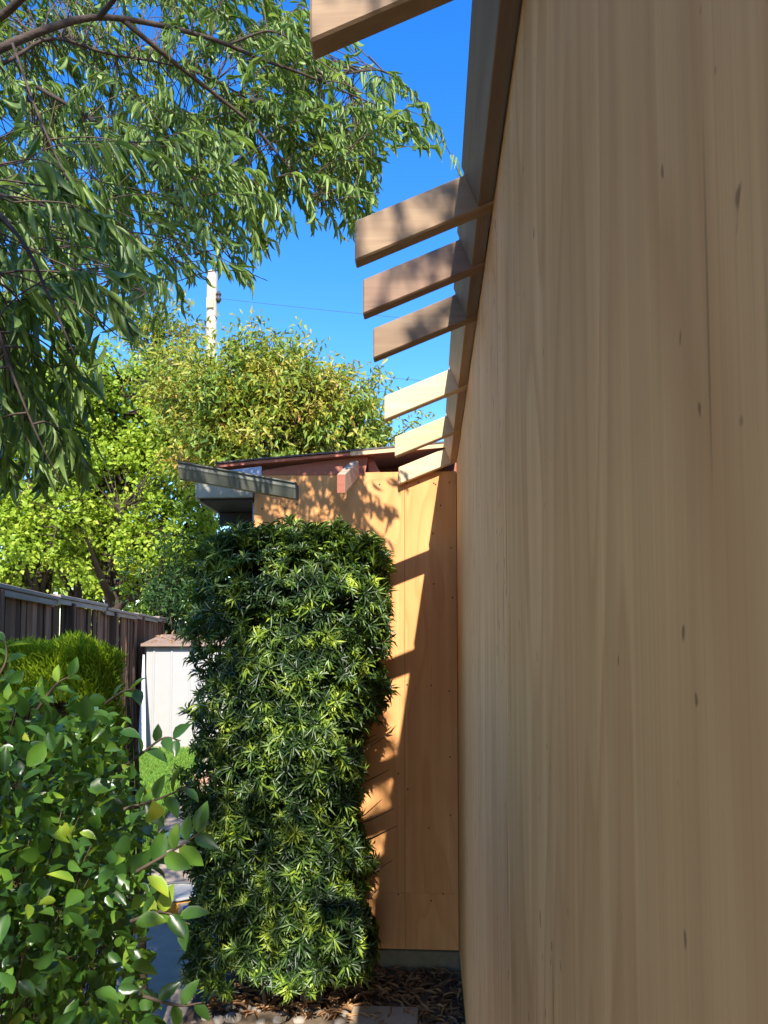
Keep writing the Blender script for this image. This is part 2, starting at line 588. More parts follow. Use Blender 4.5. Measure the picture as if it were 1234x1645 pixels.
M['l_willow'] = leaf_mat('willow_leaf', [(0.0, (0.045, 0.09, 0.018)), (0.35, (0.10, 0.175, 0.03)), (0.65, (0.20, 0.30, 0.07)), (0.93, (0.32, 0.42, 0.12)), (1.0, (0.42, 0.37, 0.06))], (0.32, 0.46, 0.04), 0.36, 0.42, 0.4, 2.0)
M['l_podo'] = leaf_mat('podocarpus_leaf', [(0.0, (0.012, 0.030, 0.009)), (0.38, (0.036, 0.078, 0.017)), (0.58, (0.13, 0.215, 0.03)), (1.0, (0.44, 0.54, 0.05))], (0.32, 0.46, 0.04), 0.16, 0.38, 0.45, 11.0, 1.0)
M['l_bush'] = leaf_mat('broad_leaf', [(0.0, (0.014, 0.042, 0.012)), (0.4, (0.04, 0.11, 0.02)), (0.66, (0.115, 0.235, 0.028)), (0.84, (0.32, 0.44, 0.04)), (1.0, (0.52, 0.48, 0.05))], (0.34, 0.50, 0.03), 0.40, 0.30, 0.5, 9.0, 0.7)
M['l_hedge'] = leaf_mat('hedge_spray', [(0.0, (0.15, 0.26, 0.012)), (0.5, (0.28, 0.42, 0.018)), (1.0, (0.42, 0.54, 0.03))], (0.45, 0.55, 0.03), 0.4, 0.6, 0.2, 5.0)
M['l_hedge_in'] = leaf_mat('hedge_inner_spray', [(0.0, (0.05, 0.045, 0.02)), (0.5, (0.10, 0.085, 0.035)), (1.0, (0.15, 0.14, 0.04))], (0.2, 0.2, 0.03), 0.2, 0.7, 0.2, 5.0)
M['l_treeA'] = leaf_mat('spring_leaf', [(0.0, (0.13, 0.22, 0.02)), (0.4, (0.25, 0.37, 0.03)), (0.75, (0.40, 0.50, 0.05)), (1.0, (0.50, 0.47, 0.08))], (0.48, 0.60, 0.05), 0.42, 0.5, 0.3, 1.4, 0.4)
M['l_treeB'] = leaf_mat('avocado_leaf', [(0.0, (0.055, 0.11, 0.015)), (0.3, (0.15, 0.25, 0.025)), (0.5, (0.28, 0.31, 0.032)), (0.74, (0.42, 0.35, 0.06)), (1.0, (0.52, 0.25, 0.07))], (0.44, 0.44, 0.05), 0.35, 0.42, 0.4, 1.3, 0.8)
M['l_dark'] = leaf_mat('dark_evergreen_leaf', [(0.0, (0.012, 0.03, 0.011)), (0.6, (0.03, 0.07, 0.018)), (1.0, (0.06, 0.12, 0.025))], (0.15, 0.28, 0.04), 0.2, 0.5, 0.2, 1.5)
M['l_grass'] = leaf_mat('grass_blade', [(0.0, (0.12, 0.23, 0.025)), (0.6, (0.21, 0.35, 0.045)), (1.0, (0.32, 0.45, 0.08))], (0.25, 0.42, 0.04), 0.35, 0.6, 0.3, 2.0)
M['l_dry'] = leaf_mat('dry_leaf', [(0.0, (0.11, 0.06, 0.032)), (0.45, (0.36, 0.19, 0.09)), (0.8, (0.54, 0.30, 0.13)), (1.0, (0.38, 0.29, 0.15))], (0.3, 0.2, 0.1), 0.12, 0.7, 0.25, 9.0)

# ------------------------------------------------------------------ ground, path, lawn, bed
def sheet(name, poly, z, mat, kind='structure'):
    me = bpy.data.meshes.new(name)
    me.from_pydata([(x, y, z) for x, y in poly], [], [list(range(len(poly)))])
    me.update()
    o = link(name, me, mat)
    o['kind'] = kind
    return o


sheet('ground', [(-400, -60), (400, -60), (400, 900), (-400, 900)], -0.012, M['ground'])
# concrete path between the lawn and the house
path_bm = bmesh.new()
edge = [(-1.10, -1.0), (-1.36, 1.4), (-1.88, 4.0), (-2.52, 7.05), (-2.92, 8.95), (-3.9, 14.0)]
slabs_y = [-1.0, 1.55, 3.05, 4.55, 6.05, 7.55, 9.05, 14.0]


def edge_x(y):
    for (xa, ya), (xb, yb) in zip(edge[:-1], edge[1:]):
        if ya <= y <= yb: return xa + (xb - xa) * (y - ya) / (yb - ya)
    return edge[-1][0]


path_root = empty('concrete_path')
path_root['kind'] = 'structure'
for ya, yb in zip(slabs_y[:-1], slabs_y[1:]):
    prism('slab', [(edge_x(ya + 0.01), ya + 0.006, -0.03), (0.10, ya + 0.006, -0.03), (0.10, yb - 0.006, -0.03), (edge_x(yb - 0.01), yb - 0.006, -0.03)], (0, 0, 0.033), M['concrete'], path_root, 0.002)
# earth bed under the shrub and along the house
bed_bm = bmesh.new()
gx, gy = np.meshgrid(np.linspace(-1.12, 0.132, 46), np.linspace(2.55, 3.91, 50), indexing='ij')
hz = 0.018 + 0.014 * np.sin(gx * 9 + gy * 5) * np.cos(gy * 11 - gx * 4) + RNG.normal(0, 0.004, gx.shape)
cut = (gx < -0.40) & (gy < 3.34)
hz = np.where(cut, -0.02, hz)
bv = np.stack([gx, gy, hz], -1).reshape(-1, 3)
ii, jj = np.meshgrid(np.arange(45), np.arange(49), indexing='ij')
bq = np.stack([ii * 50 + jj, (ii + 1) * 50 + jj, (ii + 1) * 50 + jj + 1, ii * 50 + jj + 1], -1).reshape(-1, 4)
o = link('garden_bed', mesh_np('garden_bed', bv, bq, True), M['soil'])
o['kind'] = 'structure'

# lawn: gently rising base plus blades
lawn_poly = [(edge_x(y) - 0.03, y) for y in np.linspace(4.2, 13.8, 14)]
lx, ly = np.meshgrid(np.linspace(0, 1, 30), np.linspace(4.2, 13.8, 40), indexing='ij')
lX = np.array([edge_x(y) for y in ly.ravel()]).reshape(ly.shape) - 0.03 - lx * 2.6
lv = np.stack([lX, ly, 0.012 + 0 * lX + RNG.normal(0, 0.004, lX.shape)], -1).reshape(-1, 3)
ii, jj = np.meshgrid(np.arange(29), np.arange(39), indexing='ij')
lq = np.stack([ii * 40 + jj, ii * 40 + jj + 1, (ii + 1) * 40 + jj + 1, (ii + 1) * 40 + jj], -1).reshape(-1, 4)
o = link('lawn', mesh_np('lawn', lv, lq, True), M['lawn'])
o['kind'] = 'structure'
n = 26000
yy = RNG.uniform(4.3, 13.6, n)
xx = np.array([edge_x(y) for y in yy]) - 0.02 - RNG.uniform(0, 1, n) ** 1.3 * 2.4
pos = np.stack([xx, yy, np.full(n, 0.008)], 1)
ax = norm(np.stack([RNG.normal(0, .45, n), RNG.normal(0, .45, n), np.ones(n)], 1))
v, f = scatter(LANCE_LOW, pos, ax, RNG.normal(0, 1, (n, 3)), RNG.uniform(.03, .06, n), RNG.uniform(.004, .008, n))
o = link('grass', mesh_np('grass', v, f, True), M['l_grass'])
tag(o, 'short bright green grass beside the concrete path', 'grass', None, 'stuff')

# ------------------------------------------------------------------ near plywood wall
WX, WB, WT = 0.1375, 0.145, 2.64          # face x, bottom and top of the sheathing
CY = 3.885                               # inside corner with the far wing
SL = math.radians(21.6)
wall = empty('plywood_wall', (WX, 1.3, 0))
tag(wall, 'long shaded pale plywood wall rising close on the right, with bare rafter tails along its top', 'wall')
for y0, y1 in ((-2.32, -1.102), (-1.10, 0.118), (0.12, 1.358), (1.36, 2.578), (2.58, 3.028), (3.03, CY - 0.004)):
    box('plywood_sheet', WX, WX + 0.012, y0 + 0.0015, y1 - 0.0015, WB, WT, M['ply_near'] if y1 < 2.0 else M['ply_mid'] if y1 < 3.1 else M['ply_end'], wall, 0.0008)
box('wall_framing', WX + 0.014, WX + 0.10, -2.3, CY - 0.01, WB - 0.01, WT - 0.005, M['dark'], wall)
box('foundation', WX + 0.006, WX + 0.2, -2.3, CY - 0.005, -0.05, WB - 0.012, M['found'], wall, 0.004)
RY = [0.38, 0.968, 1.560, 1.818, 2.114, 2.708, 3.275, 3.843]
TX = -0.165
def sl_z(x): return WT + (x - WX) * math.tan(SL)
H = 0.090
for i, y in enumerate(RY):
    mat = M['rafter_red'] if i == 3 else M['rafter_old'] if i < 5 else M['rafter']
    xr = 2.4
    tx = TX + (0.0, 0.002, 0.004, -0.002, 0.001, -0.003, 0.008, 0.0)[i]
    r = prism('rafter', [(tx, y, sl_z(tx)), (xr, y, sl_z(xr)), (xr, y, sl_z(xr) + H), (tx, y, sl_z(tx) + H)], (0, 0.038, 0), mat, wall, 0.0035)
    if i == 3: r['label'] = 'reddish brown rafter'
    if i > 4: r['label'] = 'pale clean rafter'
# blocking boards between the rafters, square to the roof slope
nx, nz = -math.sin(SL), math.cos(SL)
bo = Vector((WX - 0.0015, 0, sl_z(WX) + 0.0))
for y0, y1 in zip([-0.3] + [y + 0.038 for y in RY[:-1]], RY):
    t = 0.034
    b0 = (bo.x - t * math.cos(SL), y0 + 0.001, bo.z - t * math.sin(SL) + 0.004)
    b1 = (bo.x, y0 + 0.001, bo.z + 0.004)
    hh = 0.097
    poly = [b0, b1, (b1[0] + nx * hh, b1[1], b1[2] + nz * hh), (b0[0] + nx * hh, b0[1], b0[2] + nz * hh)]
    prism('blocking', poly, (0, y1 - y0 - 0.002, 0), M['block_old'] if y0 < 1.9 else M['block'], wall, 0.0015)
# roof deck over the wall (starts behind the blocking)
x0 = WX - 0.062
prism('roof_deck', [(x0, -2.4, sl_z(x0) + 0.099), (2.9, -2.4, sl_z(2.9) + 0.099), (2.9, -2.4, sl_z(2.9) + 0.113), (x0, -2.4, sl_z(x0) + 0.113)], (0, CY + 2.5, 0), M['sheath'], wall)
box('back_wall', 2.3, 2.4, -2.3, CY + 0.1, 0, 3.2, M['fascia'], wall)
box('end_wall', WX + 0.014, 2.3, -2.39, -2.30, 0, 2.6, M['fascia'], wall)

# ------------------------------------------------------------------ far wing
wing = empty('house_wing', (-0.4, CY, 0))
tag(wing, 'amber plywood wing facing us behind the tall shrub, with open roof edge and loose gutter', 'house')
WL = -0.935
FT = 2.595
SEAM = -0.135
for x0_, x1_, z0_, z1_ in ((WL, SEAM - 0.0008, 0.425, FT), (SEAM + 0.0008, WX - 0.002, 0.425, FT), (WL, SEAM - 0.0008, WB, 0.4244), (SEAM + 0.0008, WX - 0.002, WB, 0.4244)):
    box('plywood_sheet', x0_, x1_, CY, CY + 0.012, z0_, z1_, M['ply_far'], wing, 0.0008)
box('wall_framing', WL + 0.01, WX + 0.3, CY + 0.014, CY + 0.1, WB, FT - 0.004, M['dark'], wing)
box('foundation', WL + 0.02, WX - 0.001, CY + 0.008, CY + 0.2, -0.05, WB - 0.012, M['found'], wing, 0.004)
box('side_wall', WL, WL + 0.014, CY + 0.014, 9.0, 0.0, FT - 0.06, M['fascia'], wing)
# nails
nb = bmesh.new()
nails = [(722, 1110), (693, 1101), (723, 1216), (712, 1436), (693, 1447), (640, 1437), (696, 857), (697, 938), (653, 776), (672, 775), (700, 778), (722, 775), (697, 776),
         (725, 880), (727, 960), (654, 1100), (421, 817), (458, 817), (476, 810), (708, 812), (640, 1243), (655, 1268), (689, 1330), (610, 778), (724, 1310)]
for px, py in nails:
    p = P(px, py, CY)
    q = Matrix.Translation((p.x + 0.4, -0.0012, p.z)) @ Matrix.Rotation(math.radians(90), 4, 'X')
    bmesh.ops.create_cone(nb, cap_ends=True, segments=8, radius1=0.0045, radius2=0.004, depth=0.003, matrix=q)
o = link('nail_heads', bm_mesh('nail_heads', nb), M['nail'], wing)
o['kind'] = 'stuff'


def wpoly(name, pix, y, d, mat, bevel=0.0):
    return prism(name, [P(px, py, y) for px, py in pix], d, mat, wing, bevel)


# boards closing the open roof edge above the plywood
wpoly('frieze_board', [(421, 763), (586, 763), (592, 731), (468, 748), (421, 756)], CY - 0.004, (0, 0.02, 0), M['redboard'], 0.001)
wpoly('inner_board', [(588, 772), (734, 772), (734, 716), (588, 724)], CY + 0.30, (0, 0.02, 0), M['redboard'], 0.001)
wpoly('side_board', [(592, 763), (613, 762), (596, 731), (592, 731)], CY + 0.03, (0.0, 0.03, 0), M['redboard'], 0.001)
# low roof: sheathing and shingles
ra, rb = P(346, 751, CY - 0.05), P(600, 728, CY - 0.05)
rc = P(735, 716, CY - 0.05)
th = 0.016
prism('roof_sheathing', [ra, rb, rb + Vector((0, 0, th)), ra + Vector((0, 0, th))], (0, 4.8, 0), M['redboard'], wing)
prism('roof_sheathing', [rb + Vector((0.001, 0, 0)), rc, rc + Vector((0, 0, th)), rb + Vector((0.001, 0, th))], (0, 4.8, 0), M['redboard'], wing)
prism('drip_edge', [rb + Vector((-.12, -.006, -.004 - .12 * (rc.z - rb.z) / (rc.x - rb.x))), rc + Vector((0, -.006, -.004)), rc + Vector((0, -.006, th + .004)), rb + Vector((-.12, -.006, th + .004 - .12 * (rc.z - rb.z) / (rc.x - rb.x)))], (0, 0.005, 0), M['sheath'], wing)
for k in range(14):
    y0 = CY - 0.06 + k * 0.33
    for s, (a, c) in enumerate(((ra, rb), (rb, rc))):
        z = th + 0.003 + 0.006 * (k % 2)
        prism('shingle', [a + Vector((0.002 * s, y0 - a.y, z)), c + Vector((0, y0 - c.y, z)), c + Vector((0, y0 - c.y, z + 0.008)), a + Vector((0.002 * s, y0 - a.y, z + 0.008))], (0, 0.345, 0), M['shingle'], wing)
# projecting tail
e0 = P(548, 777, CY - 0.42)
e1 = P(577, 747, CY + 0.12)
dvec = e1 - e0
sx, sz = 0.019, 0.045
t_ = prism('rafter_tail', [e0 + Vector((-sx, 0, -sz)), e0 + Vector((sx, 0, -sz)), e0 + Vector((sx, 0, sz)), e0 + Vector((-sx, 0, sz))], dvec, M['tail_weather'], wing, 0.002)
capm = prism('end_grain', [e0 + Vector((-sx + .001, -.002, -sz + .001)), e0 + Vector((sx - .001, -.002, -sz + .001)), e0 + Vector((sx - .001, -.002, sz - .001)), e0 + Vector((-sx + .001, -.002, sz - .001))], (0, 0.0035, 0), M['redboard'])
capm.parent = t_
capm.location = capm.location - t_.location - wing.location
# gutter: K profile swept between its two ends
ga, gb = P(290, 757, 3.50), P(476, 790, 3.62)
gd = (gb - ga)
out_ = [(0.0, 0.038), (0.006, 0.042), (0.010, 0.030), (-0.052, 0.0), (-0.045, -0.018), (-0.022, -0.036), (0.036, -0.036), (0.036, 0.034)]
prof = [(0.040, 0.036), (0.040, -0.036), (-0.012, -0.036), (-0.020, -0.022), (-0.034, 0.004), (-0.040, 0.012), (-0.040, 0.030), (-0.050, 0.034), (-0.050, 0.040), (-0.036, 0.040),
        (-0.036, 0.010), (-0.016, -0.020), (-0.009, -0.033), (0.037, -0.033), (0.037, 0.036)]
gut = prism('gutter', [ga + Vector((0, a, z)) for a, z in prof], gd, M['gutter'], wing)
eo = gb + gd.normalized() * 0.001
ec = prism('end_cap', [eo + Vector((0, a, z)) for a, z in prof[:10]], gd.normalized() * 0.004, M['dark'])
ec.parent = gut
ec.location = ec.location - gut.location - wing.location
# shiny flashing left between roof and gutter
wpoly('flashing', [(352, 757), (420, 749), (420, 775), (398, 773), (352, 764)], CY - 0.16, (0, 0.004, 0.0), M['flash'])
# old eave corner on the left
box('fascia_board', -1.245, WL - 0.002, CY - 0.03, CY - 0.006, P(360, 801, CY).z, P(360, 776, CY).z, M['fascia'], wing, 0.002)
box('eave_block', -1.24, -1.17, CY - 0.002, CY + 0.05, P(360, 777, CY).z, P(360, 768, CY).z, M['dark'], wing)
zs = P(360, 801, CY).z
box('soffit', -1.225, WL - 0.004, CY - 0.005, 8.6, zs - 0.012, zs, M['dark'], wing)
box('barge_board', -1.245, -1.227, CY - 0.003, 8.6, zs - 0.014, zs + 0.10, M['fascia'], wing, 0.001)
for k in range(5):
    yk = CY + 0.35 + k * 0.62
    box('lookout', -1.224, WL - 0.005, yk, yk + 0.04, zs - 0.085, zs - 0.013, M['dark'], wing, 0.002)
box('window_frame', WL - 0.02, WL - 0.003, CY + 0.05, CY + 0.09, 1.2, zs - 0.014, M['flash'], wing)
box('roof_underlay', -1.24, WX + 2.2, CY + 0.36, 8.7, FT + 0.002, FT + 0.012, M['dark'], wing)

# ------------------------------------------------------------------ fence
FA = Vector((-3.42, 5.2, 0))
FD = Vector((-0.206, 0.9785, 0)).normalized()
FN = Vector((FD.y, -FD.x, 0))
fz = math.atan2(FD.y, FD.x) - math.pi / 2
fence = empty('wooden_fence', FA)
tag(fence, 'dark weathered picket fence with a grey cap running back along the left', 'fence')
FTOP = 2.135
n_p = 118
bm = box_bm(-0.009, 0.009, -0.0665, 0.0665, 0.03, FTOP - 0.02)
pick = bm_mesh('picket', bm, 0.002)
pick.materials.append(M['fence'])
for k in range(n_p):
    s = k * 0.139
    o = bpy.data.objects.new('picket', pick)
    o.parent = fence
    p = FD * s + FN * (0.0145 if k % 2 else -0.005)
    o.location = p + Vector((random.uniform(-.003, .003), 0, random.uniform(-0.02, 0.0)))
    o.rotation_euler = (random.uniform(-0.008, 0.008), random.uniform(-0.006, 0.012), fz + random.uniform(-0.02, 0.02))
    o.scale = (1, random.choice((1.02, 1.22, 1.28, 1.34, 1.38)), 1)
    COL.objects.link(o)
for k in range(8):
    s = k * 2.2 + 0.55
    bm = box_bm(-0.045, 0.045, -0.045, 0.045, 0, FTOP - 0.015)
    o = link('post', bm_mesh('post', bm, 0.004), M['fence'], fence, FD * s + FN * 0.075, (0, 0.0, fz))
    L = 2.19
    zt = FTOP + random.uniform(-0.018, 0.018)
    zt2 = random.uniform(-0.012, 0.012)
    bm = box_bm(-0.075, 0.085, -0.55, L - 0.56, 0.002, 0.036)
    link('cap_board', bm_mesh('cap_board', bm, 0.004), M['cap'], fence, FD * s + FN * 0.03 + Vector((0, 0, zt)), (zt2, random.uniform(-.03, .03), fz))
    bm = box_bm(0.03, 0.062, -0.55, L - 0.56, 0.035, 0.088)
    link('top_rail', bm_mesh('top_rail', bm, 0.003), M['cap'], fence, FD * s + FN * 0.03 + Vector((0, 0, zt - 0.092)), (zt2, 0, fz))
    bm = box_bm(-0.06, -0.024, -0.55, L - 0.56, 0.0, 0.088)
    link('bottom_rail', bm_mesh('bottom_rail', bm, 0.003), M['fence'], fence, FD * s + Vector((0, 0, 0.3)), (0, 0, fz))

# ------------------------------------------------------------------ shed
SY = 11.8
sp = P(232, 1205, SY)
shed = empty('garden_shed', (sp.x, SY, 0), math.radians(1.5))
tag(shed, 'small white ribbed metal shed with a leaf strewn pinkish roof by the fence', 'shed')
SH = 1.62
def spart(name, b, mat, bev=0.0, loc=(0, 0, 0), parent=None):
    return link(name, bm_mesh(name, b, bev), mat, parent or shed, loc)
xs = [0, 0.13, 0.42, 0.72, 1.02, 1.32]
for a, b_ in zip(xs[:-1], xs[1:]):
    spart('wall_panel', box_bm(a + 0.004, b_ - 0.004, 0, 0.02, 0.0, SH), M['shed'], 0.003)
    spart('rib', box_bm(b_ - 0.016, b_ + 0.016, -0.014, 0.002, 0.0, SH), M['shed'], 0.005)
spart('side_panel', box_bm(0.0, 0.02, 0.022, 0.8, 0, SH), M['shed'])
spart('side_panel', box_bm(1.32, 1.34, 0.022, 0.8, 0, SH), M['shed'])
spart('back_panel', box_bm(0.0, 1.34, 0.80, 0.82, 0, SH + 0.1), M['shed'])
rb_ = prism_bm([(-0.06, -0.10, SH + 0.012), (-0.06, 0.9, SH + 0.19), (-0.06, 0.9, SH + 0.215), (-0.06, -0.10, SH + 0.05)], (1.46, 0, 0))
spart('roof', rb_, M['shedroof'], 0.003)
spart('base_rail', box_bm(-0.01, 1.35, -0.02, 0.03, 0.0, 0.05), M['fascia'], 0.003)
n = 90
lp = np.stack([RNG.uniform(-0.02, 1.36, n), RNG.uniform(0.0, .86, n), np.zeros(n)], 1)
lp[:, 2] = SH + 0.068 + lp[:, 1] * 0.17
v, f = scatter(OVAL_LOW, lp, norm(np.stack([RNG.normal(0, 1, n), RNG.normal(0, 1, n), RNG.normal(.15, .3, n)], 1)), norm(np.stack([RNG.normal(0, .5, n), RNG.normal(0, .5, n), np.ones(n)], 1)), RNG.uniform(.05, .11, n), RNG.uniform(.02, .045, n))
v[:, 0] += shed.location.x
v[:, 1] += shed.location.y
o = link('fallen_leaves', mesh_np('fallen_leaves', v, f), M['l_dry'])
tag(o, 'dry brown leaves lying on the shed roof', 'leaves', None, 'stuff')
# pale board leaning beside the shed
bp = P(221, 1213, SY - 0.5)
lb = prism('leaning_board', [(bp.x, bp.y, 0.01), (bp.x + 0.13, bp.y, 0.01), (sp.x - 0.01, SY - 0.05, 1.5), (sp.x - 0.035, SY - 0.05, 1.5)], (0, 0.018, 0), M['board'], None, 0.001)
tag(lb, 'narrow bluish white board leaning against the left edge of the shed', 'board')

# ------------------------------------------------------------------ small things on the ground
pr = P(262, 1448, 4.85)
def lathe(prof, seg=24):
    bm = bmesh.new()
    rings = []
    for r, z in prof:
        rings.append([bm.verts.new((r * math.cos(2 * math.pi * k / seg), r * math.sin(2 * math.pi * k / seg), z)) for k in range(seg)])
    for a, b in zip(rings[:-1], rings[1:]):
        for k in range(seg):
            bm.faces.new((a[k], a[(k + 1) % seg], b[(k + 1) % seg], b[k]))
    bm.faces.new(list(reversed(rings[0])))
    return bm
tub = empty('plastic_tub', (-1.62, 4.72, 0.004))
tag(tub, 'low orange plastic tub with white rim and blue mark standing on the path', 'tub')
link('bowl', bm_mesh('bowl', lathe([(0.10, 0.002), (0.135, 0.004), (0.165, 0.115), (0.158, 0.115), (0.13, 0.012), (0.0005, 0.010)]), smooth=True), M['orange'], tub)
link('rim', bm_mesh('rim', lathe([(0.158, 0.1165), (0.174, 0.1165), (0.176, 0.124), (0.172, 0.131), (0.160, 0.131)]), smooth=True), M['white'], tub)
bmk = bmesh.new()
vv = []
for k in range(7):
    a = math.radians(-62 + k * 7)
    for z in (0.03, 0.10):
        r = 0.137 + (z - 0.004) * 0.27 + 0.002
        vv.append(bmk.verts.new((r * math.cos(a), r * math.sin(a), z)))
for k in range(6):
    bmk.faces.new((vv[2 * k], vv[2 * k + 2], vv[2 * k + 3], vv[2 * k + 1]))
lab = link('label_patch', bm_mesh('label_patch', bmk), M['white'], tub)
bmk = bmesh.new()
vv = []
for k in range(5):
    a = math.radians(-52 + k * 6)
    for z in (0.052, 0.082):
        r = 0.137 + (z - 0.004) * 0.27 + 0.004
        vv.append(bmk.verts.new((r * math.cos(a), r * math.sin(a), z)))
for k in range(4):
    bmk.faces.new((vv[2 * k], vv[2 * k + 2], vv[2 * k + 3], vv[2 * k + 1]))
mk = link('blue_mark', bm_mesh('blue_mark', bmk), M['blue'])
mk.parent = lab
# teal rag
rn = 18
rx, ry = np.meshgrid(np.linspace(-0.16, 0.16, rn), np.linspace(-0.10, 0.10, rn), indexing='ij')
rzv = 0.02 + 0.035 * np.abs(np.sin(rx * 17 + ry * 9)) * np.exp(-(rx / .13) ** 2 - (ry / .09) ** 2) + RNG.normal(0, .004, rx.shape)
rv = np.stack([rx + ry * .2, ry, rzv], -1).reshape(-1, 3)
ii, jj = np.meshgrid(np.arange(rn - 1), np.arange(rn - 1), indexing='ij')
rq = np.stack([ii * rn + jj, (ii + 1) * rn + jj, (ii + 1) * rn + jj + 1, ii * rn + jj + 1], -1).reshape(-1, 4)
rp = P(285, 1346, 6.5)
o = link('cloth_rag', mesh_np('cloth_rag', rv, rq, True), M['teal'], None, (rp.x, 6.5, 0.0))
tag(o, 'crumpled teal cloth lying on the shaded path', 'rag')

# brick at the lawn corner
bp = P(309, 1264, 8.7)
for k, (dx, dy, rz) in enumerate(((0, 0, .12), (0.02, 0.24, .1), (-0.03, 0.48, .2))):
    bm = box_bm(-0.10, 0.10, -0.05, 0.05, 0, 0.06)
    o = link('edging_brick', bm_mesh('edging_brick', bm, 0.004), M['brick'], None, (bp.x + dx, 8.7 + dy, 0.005), (0, 0, rz))
    tag(o, ('nearest red brick at the far end of the path', 'middle red brick at the far end of the path', 'farthest red brick at the far end of the path')[k], 'brick', 'bricks edging the path')

# paver
box_p = box('paving_stone', -0.36, -0.062, 2.95, 3.485, 0.0, 0.052, M['paver'], None, 0.004)
tag(box_p, 'flat tan paving stone on the dry leaf litter by the wall', 'paver')

# pebbles in front of the shrub
peb = [(322, 1578, 15), (348, 1600, 9), (371, 1618, 10), (394, 1617, 10), (352, 1637, 11), (374, 1634, 14), (412, 1622, 12), (438, 1614, 11), (456, 1624, 10), (470, 1612, 10), (488, 1619, 12), (505, 1611, 9), (520, 1622, 11), (538, 1613, 10), (552, 1620, 9), (568, 1612, 10), (446, 1634, 11), (480, 1633, 10), (420, 1638, 10), (566, 1630, 9), (330, 1632, 8), (545, 1634, 10)]
words = {0: 'large pale round stone alone on the path left of the shrub'}
nth = ['first', 'second', 'third', 'fourth', 'fifth', 'sixth', 'seventh', 'eighth', 'ninth', 'tenth', 'eleventh', 'twelfth', 'thirteenth', 'fourteenth', 'fifteenth', 'sixteenth', 'seventeenth', 'eighteenth', 'nineteenth', 'twentieth', 'twenty first', 'twenty second']
for k_, (_, i_) in enumerate(sorted((p_[0], i_) for i_, p_ in enumerate(peb) if i_ > 0)):
    words[i_] = 'rounded pale stone at the shrub foot, %s from the left in its row' % nth[k_]
for i, (px, py, r) in enumerate(peb):
    y = CAM_Z * F_PX / (py - 1032)
    p = P(px, py, y)
    R_ = r / F_PX * y
    bm = bmesh.new()
    bmesh.ops.create_icosphere(bm, subdivisions=2, radius=1.0)
    for vt in bm.verts:
        d = vt.co.normalized()
        k = 1 + 0.10 * math.sin(3 * d.x + i) + 0.08 * math.cos(4 * d.y + 2 * i)
        vt.co = Vector((d.x * R_ * k * 1.05, d.y * R_ * k * (0.85 + 0.3 * random.random() * 0), d.z * R_ * 0.62))
    o = link('pebble', bm_mesh('pebble', bm, smooth=True), M['pebble'], None, (p.x, p.y, R_ * 0.45 + 0.006), (0, 0, i * 1.3))
    tag(o, words.get(i, 'rounded pale stone in the row along the foot of the shrub'), 'stone', 'stones edging the shrub bed')

# leaf litter
n = 2600
lx_ = RNG.uniform(-1.0, 0.125, n)
ly_ = RNG.uniform(2.7, 3.90, n)
keep = ~((lx_ < -0.40) & (ly_ < 3.42)) & ~((lx_ > -0.37) & (lx_ < -0.055) & (ly_ < 3.49) & (RNG.uniform(0, 1, n) > 0.05))
lx_, ly_ = lx_[keep], ly_[keep]
n = len(lx_)
on_p = (lx_ > -0.36) & (lx_ < -0.062) & (ly_ < 3.485)
pos = np.stack([lx_, ly_, np.where(on_p, 0.056, 0.026 + RNG.uniform(0, 0.03, n))], 1)
v, f = scatter(LANCE, pos, norm(np.stack([RNG.normal(0, 1, n), RNG.normal(0, 1, n), RNG.normal(0.02, .22, n)], 1)), norm(np.stack([RNG.normal(0, .6, n), RNG.normal(0, .6, n), np.ones(n)], 1)), RNG.uniform(.035, .085, n), RNG.uniform(.006, .013, n))
o = link('leaf_litter', mesh_np('leaf_litter', v, f, True), M['l_dry'])
tag(o, 'dry narrow brown leaves covering the bed at the foot of the walls', 'leaf litter', None, 'stuff')

